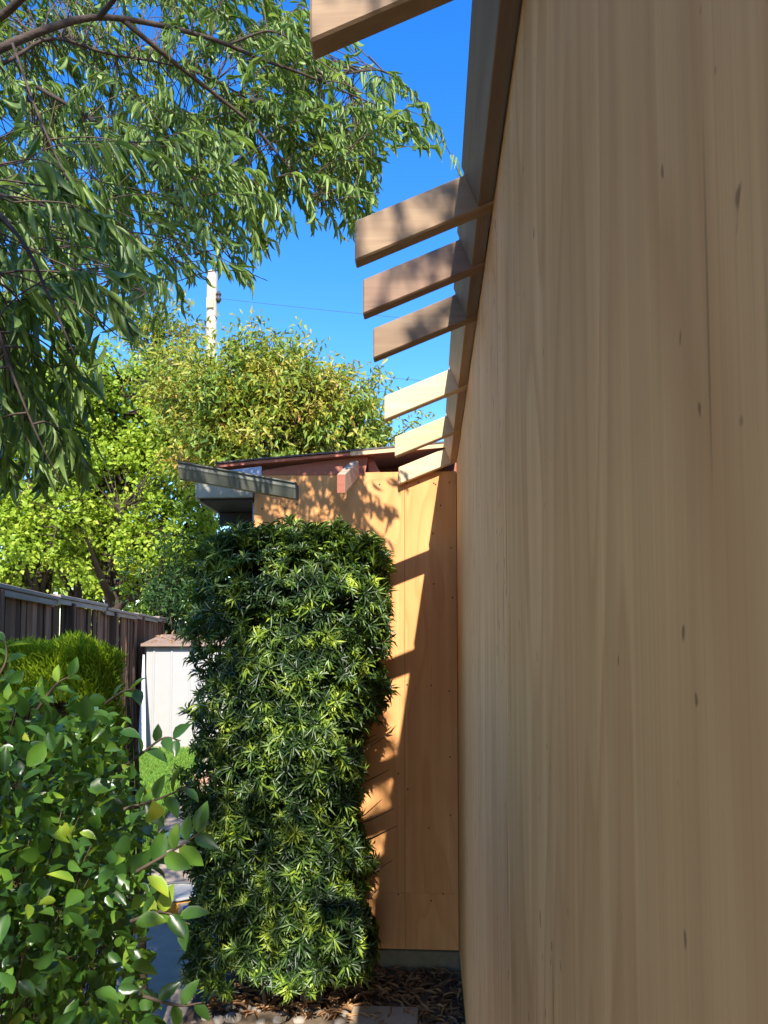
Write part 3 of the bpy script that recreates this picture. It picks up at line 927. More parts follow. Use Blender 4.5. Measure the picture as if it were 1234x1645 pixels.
# ------------------------------------------------------------------ tall clipped shrub
BC = Vector((-0.64, 3.53, 0))
shrub = empty('columnar_shrub', BC)
tag(shrub, 'tall clipped dark green column shrub with narrow leaves before the plywood wing', 'shrub')
def shrub_half(z):
    # half width (left, right) at height z
    zz = np.array([0.04, 0.3, 0.62, 0.9, 1.2, 1.5, 1.75, 2.0, 2.15, 2.26])
    rt = np.array([0.33, 0.34, 0.33, 0.27, 0.30, 0.37, 0.42, 0.43, 0.40, 0.30])
    lt = np.array([0.38, 0.43, 0.44, 0.45, 0.46, 0.46, 0.47, 0.47, 0.45, 0.36])
    return np.interp(z, zz, lt), np.interp(z, zz, rt)
def shrub_points(n, shell):
    z = RNG.uniform(0.22, 2.28, n)
    e = 0.55
    tt = np.linspace(0, 2 * np.pi, 4000)
    qx = np.sign(np.cos(tt)) * np.abs(np.cos(tt)) ** e * 0.48
    qy = np.sign(np.sin(tt)) * np.abs(np.sin(tt)) ** e * 0.31
    arc = np.concatenate([[0], np.cumsum(np.hypot(np.diff(qx), np.diff(qy)))])
    th_ = np.interp(RNG.uniform(0, arc[-1], n), arc, tt)
    c, s = np.cos(th_), np.sin(th_)
    ux = np.sign(c) * np.abs(c) ** e
    uy = np.sign(s) * np.abs(s) ** e
    lt, rt = shrub_half(z)
    hw = np.where(ux > 0, rt, lt)
    hd = np.where(z > 2.0, 0.31 - (z - 2.0) * 0.35, 0.31)
    lump = 1 + 0.055 * np.sin(z * 9 + th_ * 3) + 0.05 * np.sin(z * 4.3 - th_ * 5 + 1.3) + 0.05 * np.cos(z * 17 + th_ * 2)
    k = shell * lump
    x = BC.x + ux * hw * k
    y = BC.y + uy * hd * k
    top = 2.27 - 0.03 * np.sin(x * 14)
    # cap points
    nrm = norm(np.stack([ux / hw * 0.5, uy / hd * 0.5, np.where(z > 2.1, 1.2, 0.12)], 1))
    return np.stack([x, y, z * 0.965], 1), nrm
na, nb_ = 3100, 2700
p1, n1 = shrub_points(na, RNG.uniform(0.86, 1.02, na))
p2, n2 = shrub_points(nb_, RNG.uniform(0.35, 0.88, nb_))
nc = 700
cx, cy = RNG.uniform(-0.44, 0.42, nc), RNG.uniform(-0.26, 0.26, nc)
p3 = np.stack([BC.x + cx, BC.y + cy, 2.165 - 0.35 * np.abs(cx / .46) ** 4 * 0.4 + RNG.normal(0, .03, nc)], 1)
n3 = norm(np.stack([cx * .8, cy * .8, np.ones(nc)], 1))
rp_ = np.concatenate([p1, p2, p3])
rn_ = np.concatenate([n1, n2, n3])
# openings: a gap near the top and a thin lower left edge
hole = ((rp_[:, 0] + 0.80) ** 2 / 0.075 ** 2 + (rp_[:, 2] - 2.02 - 0.25 * (rp_[:, 0] + 0.8)) ** 2 / 0.04 ** 2) < 1
thin = (rp_[:, 0] < -0.97) & (rp_[:, 2] > 1.1) & (rp_[:, 2] < 1.72) & (RNG.uniform(0, 1, len(rp_)) < 0.62)
k = ~(hole | thin)
rp_, rn_ = rp_[k], rn_[k]
NR = len(rp_)
ra_ = norm(rn_ + RNG.normal(0, 0.33, (NR, 3)) + np.array([0, 0, 0.32]))
def rosettes(pos, ax, per, len_lo, len_hi):
    n_ = len(pos)
    P_ = np.repeat(pos, per, 0)
    A_ = np.repeat(ax, per, 0)
    x, y, z = frames(A_, np.tile([0.2, 0.3, 0.93], (len(A_), 1)))
    ph = np.tile(np.arange(per) * 2.39996, n_) + np.repeat(RNG.uniform(0, 6.28, n_), per)
    el = np.tile(np.linspace(0.35, 1.3, per), n_) + RNG.normal(0, 0.10, n_ * per)   # angle from the shoot axis
    rad = np.cos(ph)[:, None] * x + np.sin(ph)[:, None] * z
    d = np.cos(el)[:, None] * y + np.sin(el)[:, None] * rad
    base = P_ - A_ * (np.tile(np.linspace(-0.018, 0.03, per)[::-1] * 1.0, n_))[:, None]
    nn = norm(np.cos(el)[:, None] * -rad * 1.0 + np.sin(el)[:, None] * y)
    L = RNG.uniform(len_lo, len_hi, n_ * per) * np.repeat(RNG.uniform(0.62, 1.12, n_), per)
    return scatter(STRAP, base, d, nn, L, RNG.uniform(0.0085, 0.0125, n_ * per))
PER = 14
front = rp_[:, 1] - 0.25 * np.abs(rp_[:, 0] - BC.x) + RNG.uniform(0, 0.12, NR)
order = np.argsort(front)
single, rest = order[:300], order[300:]
v, f = rosettes(rp_[rest], ra_[rest], PER, 0.042, 0.078)
o = link('foliage', mesh_np('foliage', v - np.array(BC), f, True), M['l_podo'], shrub)
o['kind'] = 'stuff'
variants = []
for q in range(10):
    v, f = rosettes(np.zeros((1, 3)), np.array([[0., 1., 0.]]), PER + 1, 0.045, 0.080)
    me = mesh_np('leaf_rosette', v, f, True)
    me.materials.append(M['l_podo'])
    variants.append(me)
for q, i in enumerate(single):
    o = bpy.data.objects.new('leaf_rosette', variants[q % 10])
    o.parent = shrub
    o.location = Vector(rp_[i]) - BC
    o.rotation_mode = 'QUATERNION'
    o.rotation_quaternion = Vector(ra_[i]).to_track_quat('Y', 'Z')
    COL.objects.link(o)
stems = []
for q in range(26):
    x_, y_ = random.uniform(-.3, .3), random.uniform(-.18, .18)
    pts = [(x_ * .4, y_ * .4, 0), (x_ * .7, y_ * .7, .6), (x_ + random.uniform(-.05, .05), y_, 1.2), (x_ * 1.15, y_ * 1.1, 1.75), (x_ * 1.25, y_ * 1.2, 2.15)]
    stems.append((smooth_path(pts, 16), np.linspace(0.013, 0.003, 17)))
    for w in range(14):
        z_ = random.uniform(.15, 2.1)
        a_ = random.uniform(0, 6.28)
        st = np.array([x_ * .8, y_ * .8, z_])
        en = st + np.array([math.cos(a_) * .24, math.sin(a_) * .16, .10])
        stems.append((np.array([st, (st + en) / 2 + [0, 0, -.01], en]), [0.004, 0.003, 0.0015]))
v, q = tubes_np(stems, 5)
o = link('stems', mesh_np('stems', v, q, True), M['twig'], shrub)
o['kind'] = 'stuff'

# ------------------------------------------------------------------ broad-leaved bush in the foreground
BB = Vector((-0.83, 1.30, 0))
bush = empty('broadleaf_bush', BB)
tag(bush, 'leafy foreground bush with glossy oval leaves at lower left', 'bush')
bush_poly = [(-260, 1085), (0, 1062), (40, 1090), (110, 1125), (150, 1130), (195, 1130), (215, 1165), (205, 1200), (215, 1245), (236, 1290), (250, 1330), (252, 1385), (240, 1430), (226, 1470), (232, 1500), (222, 1545), (235, 1590), (240, 1700), (230, 1900), (-260, 1900)]
def bush_points(n, lo, hi):
    c = norm(RNG.normal(0, 1, (n, 3)))
    r = RNG.uniform(lo, hi, n)[:, None]
    lump = 1 + 0.10 * np.sin(c[:, 0] * 7 + c[:, 2] * 5) + 0.08 * np.cos(c[:, 1] * 9 - c[:, 2] * 6)
    p = np.array([-0.86, 1.28, 0.98]) + c * r * lump[:, None] * np.array([0.56, 0.50, 0.72])
    return p, c
pa, ca = bush_points(12000, 0.72, 1.05)
pb, cb = bush_points(6500, 0.3, 0.8)
pp = np.concatenate([pa, pb])
cc = np.concatenate([ca, cb])
px_, dep = project(pp)
ok = in_poly(px_, bush_poly) & (pp[:, 2] > 0.12)
pp, cc = pp[ok], cc[ok]
nB = len(pp)
axb = norm(cc * 0.4 + RNG.normal(0, 0.9, (nB, 3)) + np.array([0.25, -0.2, -0.10]))
nrb = norm(cc * 0.5 + RNG.normal(0, 0.8, (nB, 3)) + np.array([0.1, -0.25, 0.6]))
lb_ = RNG.uniform(0.020, 0.046, nB)
wb_ = lb_ * RNG.uniform(0.42, 0.68, nB)
# twigs that stand out of the outline, with leaves in pairs
def shoot(pts, n_l, size):
    path = smooth_path(pts, 14)
    ts = np.linspace(0.25, 1.0, n_l)
    P_, A_, N_, L_ = [], [], [], []
    for i, t in enumerate(ts):
        k = min(len(path) - 2, int(t * (len(path) - 1)))
        d = norm(path[k + 1] - path[k])
        side = norm(np.cross(d, [0.2, -0.9, 0.3])) * (1 if i % 2 else -1)
        P_.append(path[k]); A_.append(norm(d * 0.6 + side * 0.8 + RNG.normal(0, .2, 3))); N_.append(norm(np.array([0, -0.5, 0.8]) + RNG.normal(0, .4, 3))); L_.append(size * RNG.uniform(.75, 1.15))
    return path, P_, A_, N_, L_
shoots = [([P(190, 1240, 1.2), P(235, 1205, 1.18), P(265, 1185, 1.17), P(290, 1190, 1.16)], 6, .038),
          ([P(170, 1130, 1.3), P(200, 1110, 1.28), P(222, 1108, 1.26)], 4, .036),
          ([P(200, 1300, 1.15), P(250, 1285, 1.14), P(300, 1265, 1.13)], 6, .042),
          ([P(220, 1400, 1.1), P(280, 1365, 1.1), P(325, 1335, 1.1)], 7, .045),
          ([P(210, 1480, 1.05), P(260, 1465, 1.05), P(305, 1485, 1.05)], 6, .045),
          ([P(230, 1600, 1.0), P(285, 1615, 1.0), P(330, 1610, 1.0)], 5, .034),
          ([P(-10, 1100, 1.2), P(10, 1060, 1.2), P(8, 1025, 1.2)], 5, .036),
          ([P(60, 1140, 1.25), P(90, 1100, 1.25), P(115, 1085, 1.25)], 5, .036)]
tw = []
SP, SA, SN, SLn = [], [], [], []
for pts, n_l, size in shoots:
    path, a, b_, c_, d_ = shoot([list(p) for p in pts], n_l, size)
    tw.append((path, np.linspace(.003, .001, len(path))))
    SP += a; SA += b_; SN += c_; SLn += d_
SP, SA, SN, SLn = map(np.array, (SP, SA, SN, SLn))
d0 = project(pp)[1]
pxb = project(pp)[0]
inv = (pxb[:, 0] > -30) & (pxb[:, 1] < 1690)
score = np.where(inv, lb_ / d0, 0)
od = np.argsort(-score)
n_single = 300 - len(SP)
s_i, r_i = od[:n_single], od[n_single:]
leaf_objects('leaf', OVAL, np.concatenate([SP, pp[s_i]]), np.concatenate([SA, axb[s_i]]), np.concatenate([SN, nrb[s_i]]),
             np.concatenate([SLn, lb_[s_i]]), np.concatenate([SLn * .52, wb_[s_i]]), M['l_bush'], bush)
v, f = scatter(OVAL, pp[r_i], axb[r_i], nrb[r_i], lb_[r_i], wb_[r_i])
o = link('foliage', mesh_np('foliage', v - np.array(BB), f, True), M['l_bush'], bush)
o['kind'] = 'stuff'
core = np.array([-0.9, 1.3, 0.25])
for i in RNG.choice(nB, 170, replace=False):
    e = pp[i]
    st = core + (e - core) * 0.45 + RNG.normal(0, .05, 3)
    tw.append((smooth_path([st, (st + e) / 2 + RNG.normal(0, .03, 3), e], 8), np.linspace(.0018, .0007, 9)))
for q in range(14):
    e = core + RNG.normal(0, 1, 3) * [.28, .25, .1] + [0, 0, .7]
    tw.append((smooth_path([[-.83, 1.3, 0], core + RNG.normal(0, .06, 3), e], 10), np.linspace(.005, .002, 11)))
v, q = tubes_np(tw, 5)
o = link('twigs', mesh_np('twigs', v - np.array(BB), q, True), M['twig'], bush)
o['kind'] = 'stuff'

# ------------------------------------------------------------------ clipped golden hedge
HX0, HX1, HY0, HY1, HZ = -2.7, -1.17, 2.58, 2.82, 1.715
hedge = empty('clipped_hedge', ((HX0 + HX1) / 2, (HY0 + HY1) / 2, 0))
tag(hedge, 'flat topped bright yellow green conifer hedge between the bush and the fence', 'hedge')
hl = np.array(hedge.location)
def sprays(pos, ax, ln, wd, mat, name):
    v, f = scatter(STRAP, pos, ax, RNG.normal(0, 1, pos.shape), ln, wd)
    o = link(name, mesh_np(name, v - hl, f, True), mat, hedge)
    o['kind'] = 'stuff'
n = 26000
tx_, ty_ = RNG.uniform(HX0, HX1, n), RNG.uniform(HY0, HY1, n)
edge_r = np.clip((tx_ - (HX1 - .10)) / .10, 0, 1)
tz_ = HZ + 0.018 * np.sin(tx_ * 13) + .015 * np.sin(tx_ * 29 + ty_ * 17) - 0.06 * edge_r ** 2 - RNG.uniform(0, .16, n)
sprays(np.stack([tx_, ty_, tz_ - .03], 1), norm(np.stack([RNG.normal(0.05, .35, n), RNG.normal(-.1, .35, n), np.ones(n)], 1)), RNG.uniform(.018, .045, n), RNG.uniform(.003, .006, n), M['l_hedge'], 'top_sprays')
n = 20000
tx_, tz_ = RNG.uniform(HX0, HX1, n), HZ - RNG.uniform(0.0, 1, n) ** 1.0 * .20
ty_ = HY0 + RNG.uniform(-.03, .10, n) + .03 * np.sin(tx_ * 11 + tz_ * 8)
sprays(np.stack([tx_, ty_, tz_ - .03], 1), norm(np.stack([RNG.normal(0.0, .4, n), RNG.normal(-.6, .3, n), np.full(n, .75)], 1)), RNG.uniform(.018, .042, n), RNG.uniform(.003, .006, n), M['l_hedge'], 'front_sprays')
n = 16000
ty_, tz_ = RNG.uniform(HY0, HY1, n), HZ - .03 - RNG.uniform(0, 1, n) ** .9 * 1.0
tx_ = HX1 - RNG.uniform(0, .14, n) + .02 * np.sin(tz_ * 15 + ty_ * 9)
sprays(np.stack([tx_, ty_, tz_ - .03], 1), norm(np.stack([RNG.normal(.5, .3, n), RNG.normal(-.2, .4, n), np.full(n, .8)], 1)), RNG.uniform(.018, .042, n), RNG.uniform(.003, .006, n), M['l_hedge'], 'end_sprays')
n = 22000
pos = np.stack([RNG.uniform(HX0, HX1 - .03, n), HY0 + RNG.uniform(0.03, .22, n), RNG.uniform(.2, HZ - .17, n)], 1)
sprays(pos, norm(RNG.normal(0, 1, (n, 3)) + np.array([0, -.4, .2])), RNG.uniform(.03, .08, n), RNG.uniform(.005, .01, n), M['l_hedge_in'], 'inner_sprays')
hs_ = []
for q in range(16):
    x_ = HX0 + .1 + q * .095
    hs_.append((smooth_path([(x_, 3.1, 0), (x_ + random.uniform(-.05, .05), 3.05, .9), (x_ + random.uniform(-.08, .08), 3.0, 1.6)], 10), np.linspace(.02, .006, 11)))
v, q = tubes_np(hs_, 5)
o = link('stems', mesh_np('stems', v - hl, q, True), M['twig'], hedge)
o['kind'] = 'stuff'

# ------------------------------------------------------------------ overhanging narrow-leaved tree
WT0 = Vector((-2.55, 0.7, 0))
willow = empty('overhanging_tree', WT0)
tag(willow, 'overhanging tree with drooping narrow green leaves filling the upper left', 'tree')
wl = np.array(WT0)
def pp3(lst): return [list(P(*t)) for t in lst]
crotch = [-2.35, 0.95, 2.9]
main = {
    'a': ([crotch] + pp3([(-260, 215, 2.05), (-90, 118, 2.15), (0, 78, 2.2), (80, 45, 2.25), (150, 28, 2.3), (230, 35, 2.35), (340, 62, 2.5), (420, 95, 2.6), (490, 120, 2.7), (560, 150, 2.8), (620, 175, 2.88)]), .017, .002),
    'b': (pp3([(196, 30, 2.33), (225, 55, 2.35), (290, 108, 2.45), (350, 155, 2.55), (400, 195, 2.6), (440, 240, 2.65), (480, 290, 2.7), (512, 335, 2.75)]), .010, .002),
    'c': ([crotch] + pp3([(-200, 190, 2.4), (0, 105, 2.55), (81, 62, 2.6), (170, 85, 2.65), (255, 100, 2.7), (330, 122, 2.75), (420, 170, 2.8)]), .009, .002),
    'd': (pp3([(60, 140, 2.5), (120, 175, 2.5), (174, 211, 2.5), (194, 223, 2.5), (243, 235, 2.5), (295, 232, 2.5)]), .008, .002),
    'e': (pp3([(510, 128, 2.72), (570, 116, 2.9), (610, 113, 3.0), (640, 128, 3.1), (672, 160, 3.2), (700, 205, 3.3), (722, 245, 3.36), (741, 288, 3.42)]), .0042, .0012),
    'f': (pp3([(560, 150, 2.8), (590, 175, 2.9), (620, 178, 3.0), (655, 178, 3.08), (690, 190, 3.15)]), .0032, .001),
    'g': (pp3([(160, 26, 2.3), (178, 5, 2.2), (215, -40, 2.1), (300, -120, 2.0)]), .010, .004),
    'h': (pp3([(230, 235, 2.5), (300, 330, 2.5), (345, 365, 2.5), (362, 398, 2.5), (378, 425, 2.5), (400, 438, 2.5), (430, 451, 2.5)]), .0045, .0012),
    'i': (pp3([(20, 70, 2.2), (60, 180, 2.1), (110, 290, 2.0), (180, 400, 1.95), (235, 470, 1.95)]), .0045, .0012),
    'j': ([crotch] + pp3([(-220, 260, 1.25), (-60, 300, 1.2), (30, 380, 1.15), (80, 480, 1.15), (120, 570, 1.15)]), .007, .0012),
    'k': (pp3([(-90, 300, 1.2), (-20, 480, 1.2), (20, 600, 1.2), (60, 700, 1.2), (95, 770, 1.2)]), .0035, .001),
    'l': (pp3([(370, 70, 2.52), (430, 50, 2.55), (470, 65, 2.58), (500, 90, 2.6)]), .005, .0015),
    'm': ([crotch] + pp3([(-150, 60, 1.9), (100, -60, 1.9), (300, -160, 1.9)]), .016, .005),
}
bpaths, pool = [], []
for kname, (pts, r0, r1) in main.items():
    path = smooth_path(pts, 40)
    bpaths.append((path, np.linspace(r0, r1, len(path))))
    if kname not in ('m',):
        pool.append(path)
v, q = tubes_np(bpaths, 8)
o = link('branches', mesh_np('branches', v - wl, q, True), M['bark'], willow)
o['kind'] = 'stuff'
trunk = [(smooth_path([(-2.55, .7, 0), (-2.62, .72, 1.0), (-2.5, .85, 2.1), crotch, (-2.2, 1.0, 3.6), (-1.9, .7, 4.6)], 24), np.linspace(.15, .06, 26)[:26])]
trunk[0] = (trunk[0][0], np.linspace(.15, .06, len(trunk[0][0])))
v, q = tubes_np(trunk, 12)
link('trunk', mesh_np('trunk', v - wl, q, True), M['bark'], willow)
pool_pts = np.concatenate(pool)

TW, LPo, LAx, LNr, LLn = [], [], [], [], []
def twig(start, d, length, droop, leaf_gap, lsize, r=0.0016, leafy=1.0):
    n_ = 9
    p = np.array(start, float)
    d = norm(d)
    pts = [p.copy()]
    for k in range(n_ - 1):
        d = norm(d + np.array([0, 0, -droop / n_]) + RNG.normal(0, .05, 3))
        p = p + d * length / (n_ - 1)
        pts.append(p.copy())
    pts = np.array(pts)
    TW.append((pts, np.linspace(r, .0006, n_)))
    nl = int(length / leaf_gap)
    for i in range(nl):
        t = (0.12 + 0.88 * i / max(1, nl - 1)) * (n_ - 1)
        k = min(n_ - 2, int(t))
        q_ = pts[k] + (pts[k + 1] - pts[k]) * (t - k)
        if RNG.uniform() > leafy: continue
        dd = norm(pts[k + 1] - pts[k])
        a = RNG.uniform(0, 6.28)
        side = norm(np.cross(dd, [math.cos(a), math.sin(a), 0.3]))
        ax_ = norm(dd * 0.55 + side * 0.55 + np.array([0, 0, -0.85]) + RNG.normal(0, .16, 3))
        LPo.append(q_); LAx.append(ax_); LNr.append(norm(RNG.normal(0, 1, 3) + np.array([0.1, -.5, .35]))); LLn.append(lsize * RNG.uniform(.65, 1.2))
    return pts
def link_twig(target, r=0.002):
    dd = np.linalg.norm(pool_pts - target, axis=1)
    i = int(np.argmin(dd + RNG.uniform(0, .12, len(dd))))
    s = pool_pts[i]
    if dd[i] > 0.02:
        mid = (s + target) / 2 + np.array([0, 0, .06 * dd[i]])
        TW.append((smooth_path([s, mid, target], 8), np.linspace(r + .0006, r, 9)))
    return norm(target - s + 1e-6)
# visible crown: density regions (pixel rectangles of the outline, distance range, twigs, leaf size)
poly_up = [(-120, -60), (470, -60), (492, 60), (530, 130), (600, 150), (612, 215), (598, 300), (585, 350), (560, 372), (530, 352), (500, 340), (478, 385), (470, 402), (440, 388), (400, 420), (380, 450), (345, 430), (310, 425), (285, 470), (262, 520), (235, 540), (200, 500), (120, 480), (-120, 560)]
def fill(poly, n_t, yr, lsize, length, gap, dirx, x_r, y_r, droop=1.1, leafy=1.0, r=.0016):
    c = 0
    tries = 0
    while c < n_t and tries < n_t * 20:
        tries += 1
        px, py = RNG.uniform(*x_r), RNG.uniform(*y_r)
        if not in_poly(np.array([[px, py]]), poly)[0]: continue
        y = RNG.uniform(*yr)
        t = np.array(P(px, py, y))
        d = link_twig(t, r)
        d = norm(0.5 * d + np.array([dirx, RNG.normal(0, .35), .15]) + RNG.normal(0, .25, 3))
        twig(t, d, RNG.uniform(*length), droop, gap, lsize, r, leafy)
        c += 1
fill(poly_up, 265, (2.5, 3.3), .072, (.2, .42), .013, .45, (-100, 600), (-50, 330))
fill(poly_up, 95, (2.6, 3.2), .072, (.2, .36), .013, .45, (330, 600), (0, 300))
fill(poly_up, 90, (2.1, 2.6), .068, (.2, .36), .015, .3, (-80, 330), (200, 480))
# right-hand sprays carried by the tip branches
for kname, gap_ in (('e', .009), ('f', .010), ('h', .02)):
    path = smooth_path(main[kname][0], 40)
    for k in range(6, len(path) - 1):
        if RNG.uniform() < (0.6 if kname != 'h' else .12):
            twig(path[k], norm(np.array([.5, RNG.normal(0, .4), -.1])), RNG.uniform(.05, .12), 1.8, .013, .066, .001)
# near dark sprays at the far left
poly_l = [(-150, 250), (60, 250), (100, 330), (110, 420), (130, 540), (120, 600), (60, 640), (130, 700), (120, 740), (60, 760), (-150, 800)]
fill(poly_up, 110, (2.6, 3.3), .070, (.2, .36), .013, .4, (-90, 330), (-40, 420))
fill(poly_l, 110, (1.25, 1.75), .070, (.16, .32), .013, .35, (-140, 110), (250, 690), 1.5)
LPo, LAx, LNr, LLn = map(np.array, (LPo, LAx, LNr, LLn))
px_, dep = project(LPo + LAx * LLn[:, None] * .7)
outline = [(-400, -400), (480, -400), (498, 20), (640, 112), (690, 170), (730, 235), (748, 300), (735, 300), (700, 255), (655, 235), (620, 255), (612, 300), (600, 345), (612, 362), (575, 392), (545, 385), (520, 372), (485, 390), (472, 425), (425, 415), (408, 470), (380, 480), (350, 470), (318, 450), (300, 480), (290, 545), (215, 560), (140, 520), (165, 640), (160, 760), (135, 800), (-400, 820)]
ok = in_poly(px_, outline)
LPo, LAx, LNr, LLn, px_, dep = LPo[ok], LAx[ok], LNr[ok], LLn[ok], px_[ok], dep[ok]
LW = LLn * RNG.uniform(.125, .175, len(LLn))
inv = (px_[:, 0] > 0) & (px_[:, 1] > 0)
od = np.argsort(-np.where(inv, LLn / dep, 0))
s_i, r_i = od[:300], od[300:]
leaf_objects('leaf', LANCE, LPo[s_i], LAx[s_i], LNr[s_i], LLn[s_i], LW[s_i], M['l_willow'], willow)
v, f = scatter(LANCE, LPo[r_i], LAx[r_i], LNr[r_i], LLn[r_i], LW[r_i])
o = link('foliage', mesh_np('foliage', v - wl, f, True), M['l_willow'], willow)
o['kind'] = 'stuff'
TW2 = []
for pts_, rad_ in TW:
    ins = in_poly(project(pts_)[0], outline)
    k = len(pts_) if ins.all() else int(np.argmin(ins))
    if k >= 2: TW2.append((pts_[:k], np.asarray(rad_)[:k]))
v, q = tubes_np(TW2, 4)
o = link('twigs', mesh_np('twigs', v - wl, q, True), M['twig'], willow)
o['kind'] = 'stuff'

# unseen rest of the crown throws dappled shade; an added leaf mass shades the wall
TW, LPo, LAx, LNr, LLn = [], [], [], [], []
Yc = -0.75
def to_crown(pt):
    """Point in the crown's layer on the sun ray through pt."""
    pt = np.asarray(pt, float)
    d = np.array(TO_SUN)
    t = (Yc - pt[1]) / d[1]
    return pt + d * t
shade = []   # (centre, radius, twigs)
def add_shade(pt, rad, n_t): shade.append((to_crown(pt), rad, n_t))
# bush in the foreground and the hedge's dark side
for q in range(9):
    add_shade((-1.25 + .16 * q, 1.2, 1.35), .18, 4)
    add_shade((-1.25 + .16 * q, 1.2, 0.9), .22, 5)
    add_shade((-1.25 + .16 * q, 1.2, 0.45), .24, 5)
# path, shrub foot and left side
for q in range(7):
    add_shade((-1.9 + .25 * q, 4.0, 0.0), .22, 8)
for x in (-1.05, -.85, -.65, -.45, -.25): add_shade((x, 3.22, .66), .10, 6)
for x in (-1.05, -.9): add_shade((x, 3.22, .25), .14, 7)
for z in (1.45, 1.65, 1.85, 2.05):
    add_shade((-1.08, 3.22, z), .11, 11)
    add_shade((-.93, 3.22, z + .05), .10, 7)
add_shade((-.72, 3.25, 1.75), .06, 3); add_shade((-.62, 3.25, 1.98), .07, 3); add_shade((-.5, 3.25, 1.58), .05, 2)
add_shade((-.75, 3.87, 2.5), .10, 3); add_shade((-1.05, 3.6, 2.52), .12, 4)
# rafter tails
for y in (1.05, 1.62, 1.87, 2.17): add_shade((-.03, y, 2.62), .10, 11 if 1.8 < y < 1.9 else 8)
# path further back
for q in range(5): add_shade((-2.6 + .3 * q, 6.6, 0.0), .2, 8)
for c, rad, n_t in shade:
    for q in range(n_t):
        s = c + RNG.normal(0, .55, 3) * rad + np.array([0, RNG.uniform(-.35, .35), .10])
        twig(s, norm(np.array([.3, RNG.normal(0, .5), .1]) + RNG.normal(0, .3, 3)), RNG.uniform(.16, .30), 1.3, .015, .072, .0016)
hub = np.array([-1.2, -.4, 4.3])
for c, rad, n_t in shade:
    if c[0] < 2.5:
        TW.append((smooth_path([hub, (hub + c) / 2 + [0, 0, .2], c + [0, 0, .05]], 10), np.linspace(.012, .003, 11)))
TW.append((smooth_path([crotch, [-1.9, .3, 3.8], list(hub)], 12), np.linspace(.045, .02, 13)))
LPo, LAx, LNr, LLn = map(np.array, (LPo, LAx, LNr, LLn))
n = 30000  # added leaf mass out of view, blocks sky light from the near wall
dc = norm(RNG.normal(0, 1, (n, 3))) * (RNG.uniform(.25, 1, n) ** .6)[:, None] * np.array([1.2, 1.7, 1.6])
lc = np.array([-1.75, -1.6, 2.55]) + dc
LPo = np.concatenate([LPo, lc])
LAx = np.concatenate([LAx, norm(RNG.normal(0, .6, (n, 3)) + np.array([0, 0, -.7]))])
LNr = np.concatenate([LNr, RNG.normal(0, 1, (n, 3))])
LLn = np.concatenate([LLn, RNG.uniform(.08, .14, n)])
# keep clear of the picture, the roof and the sun rays to the far rafters
px_, dep = project(LPo)
d_s = np.array(SUN_TRAVEL)
t_s = (3.3 - LPo[:, 1]) / d_s[1]
hit = LPo + d_s * t_s[:, None]
far_r = (hit[:, 0] > -.28) & (hit[:, 0] < .25) & (hit[:, 2] > 2.1) & (hit[:, 2] < 3.4)
ok = ~far_r & ~((dep > 0.05) & (px_[:, 0] > -200) & (px_[:, 0] < 1400) & (px_[:, 1] > -200)) & ~((LPo[:, 0] > WX - .05) & (LPo[:, 2] < WT + .16 + (LPo[:, 0] - WX) * .384)) & (LPo[:, 2] > .3)
LPo, LAx, LNr, LLn = LPo[ok], LAx[ok], LNr[ok], LLn[ok]
v, f = scatter(LANCE, LPo, LAx, LNr, LLn, LLn * .19)
o = link('overhead_shade_foliage', mesh_np('overhead_shade_foliage', v - wl, f, True), M['l_willow'], willow)
o['kind'] = 'stuff'
v, q = tubes_np(TW, 4)
o = link('overhead_twigs', mesh_np('overhead_twigs', v - wl, q, True), M['twig'], willow)
o['kind'] = 'stuff'

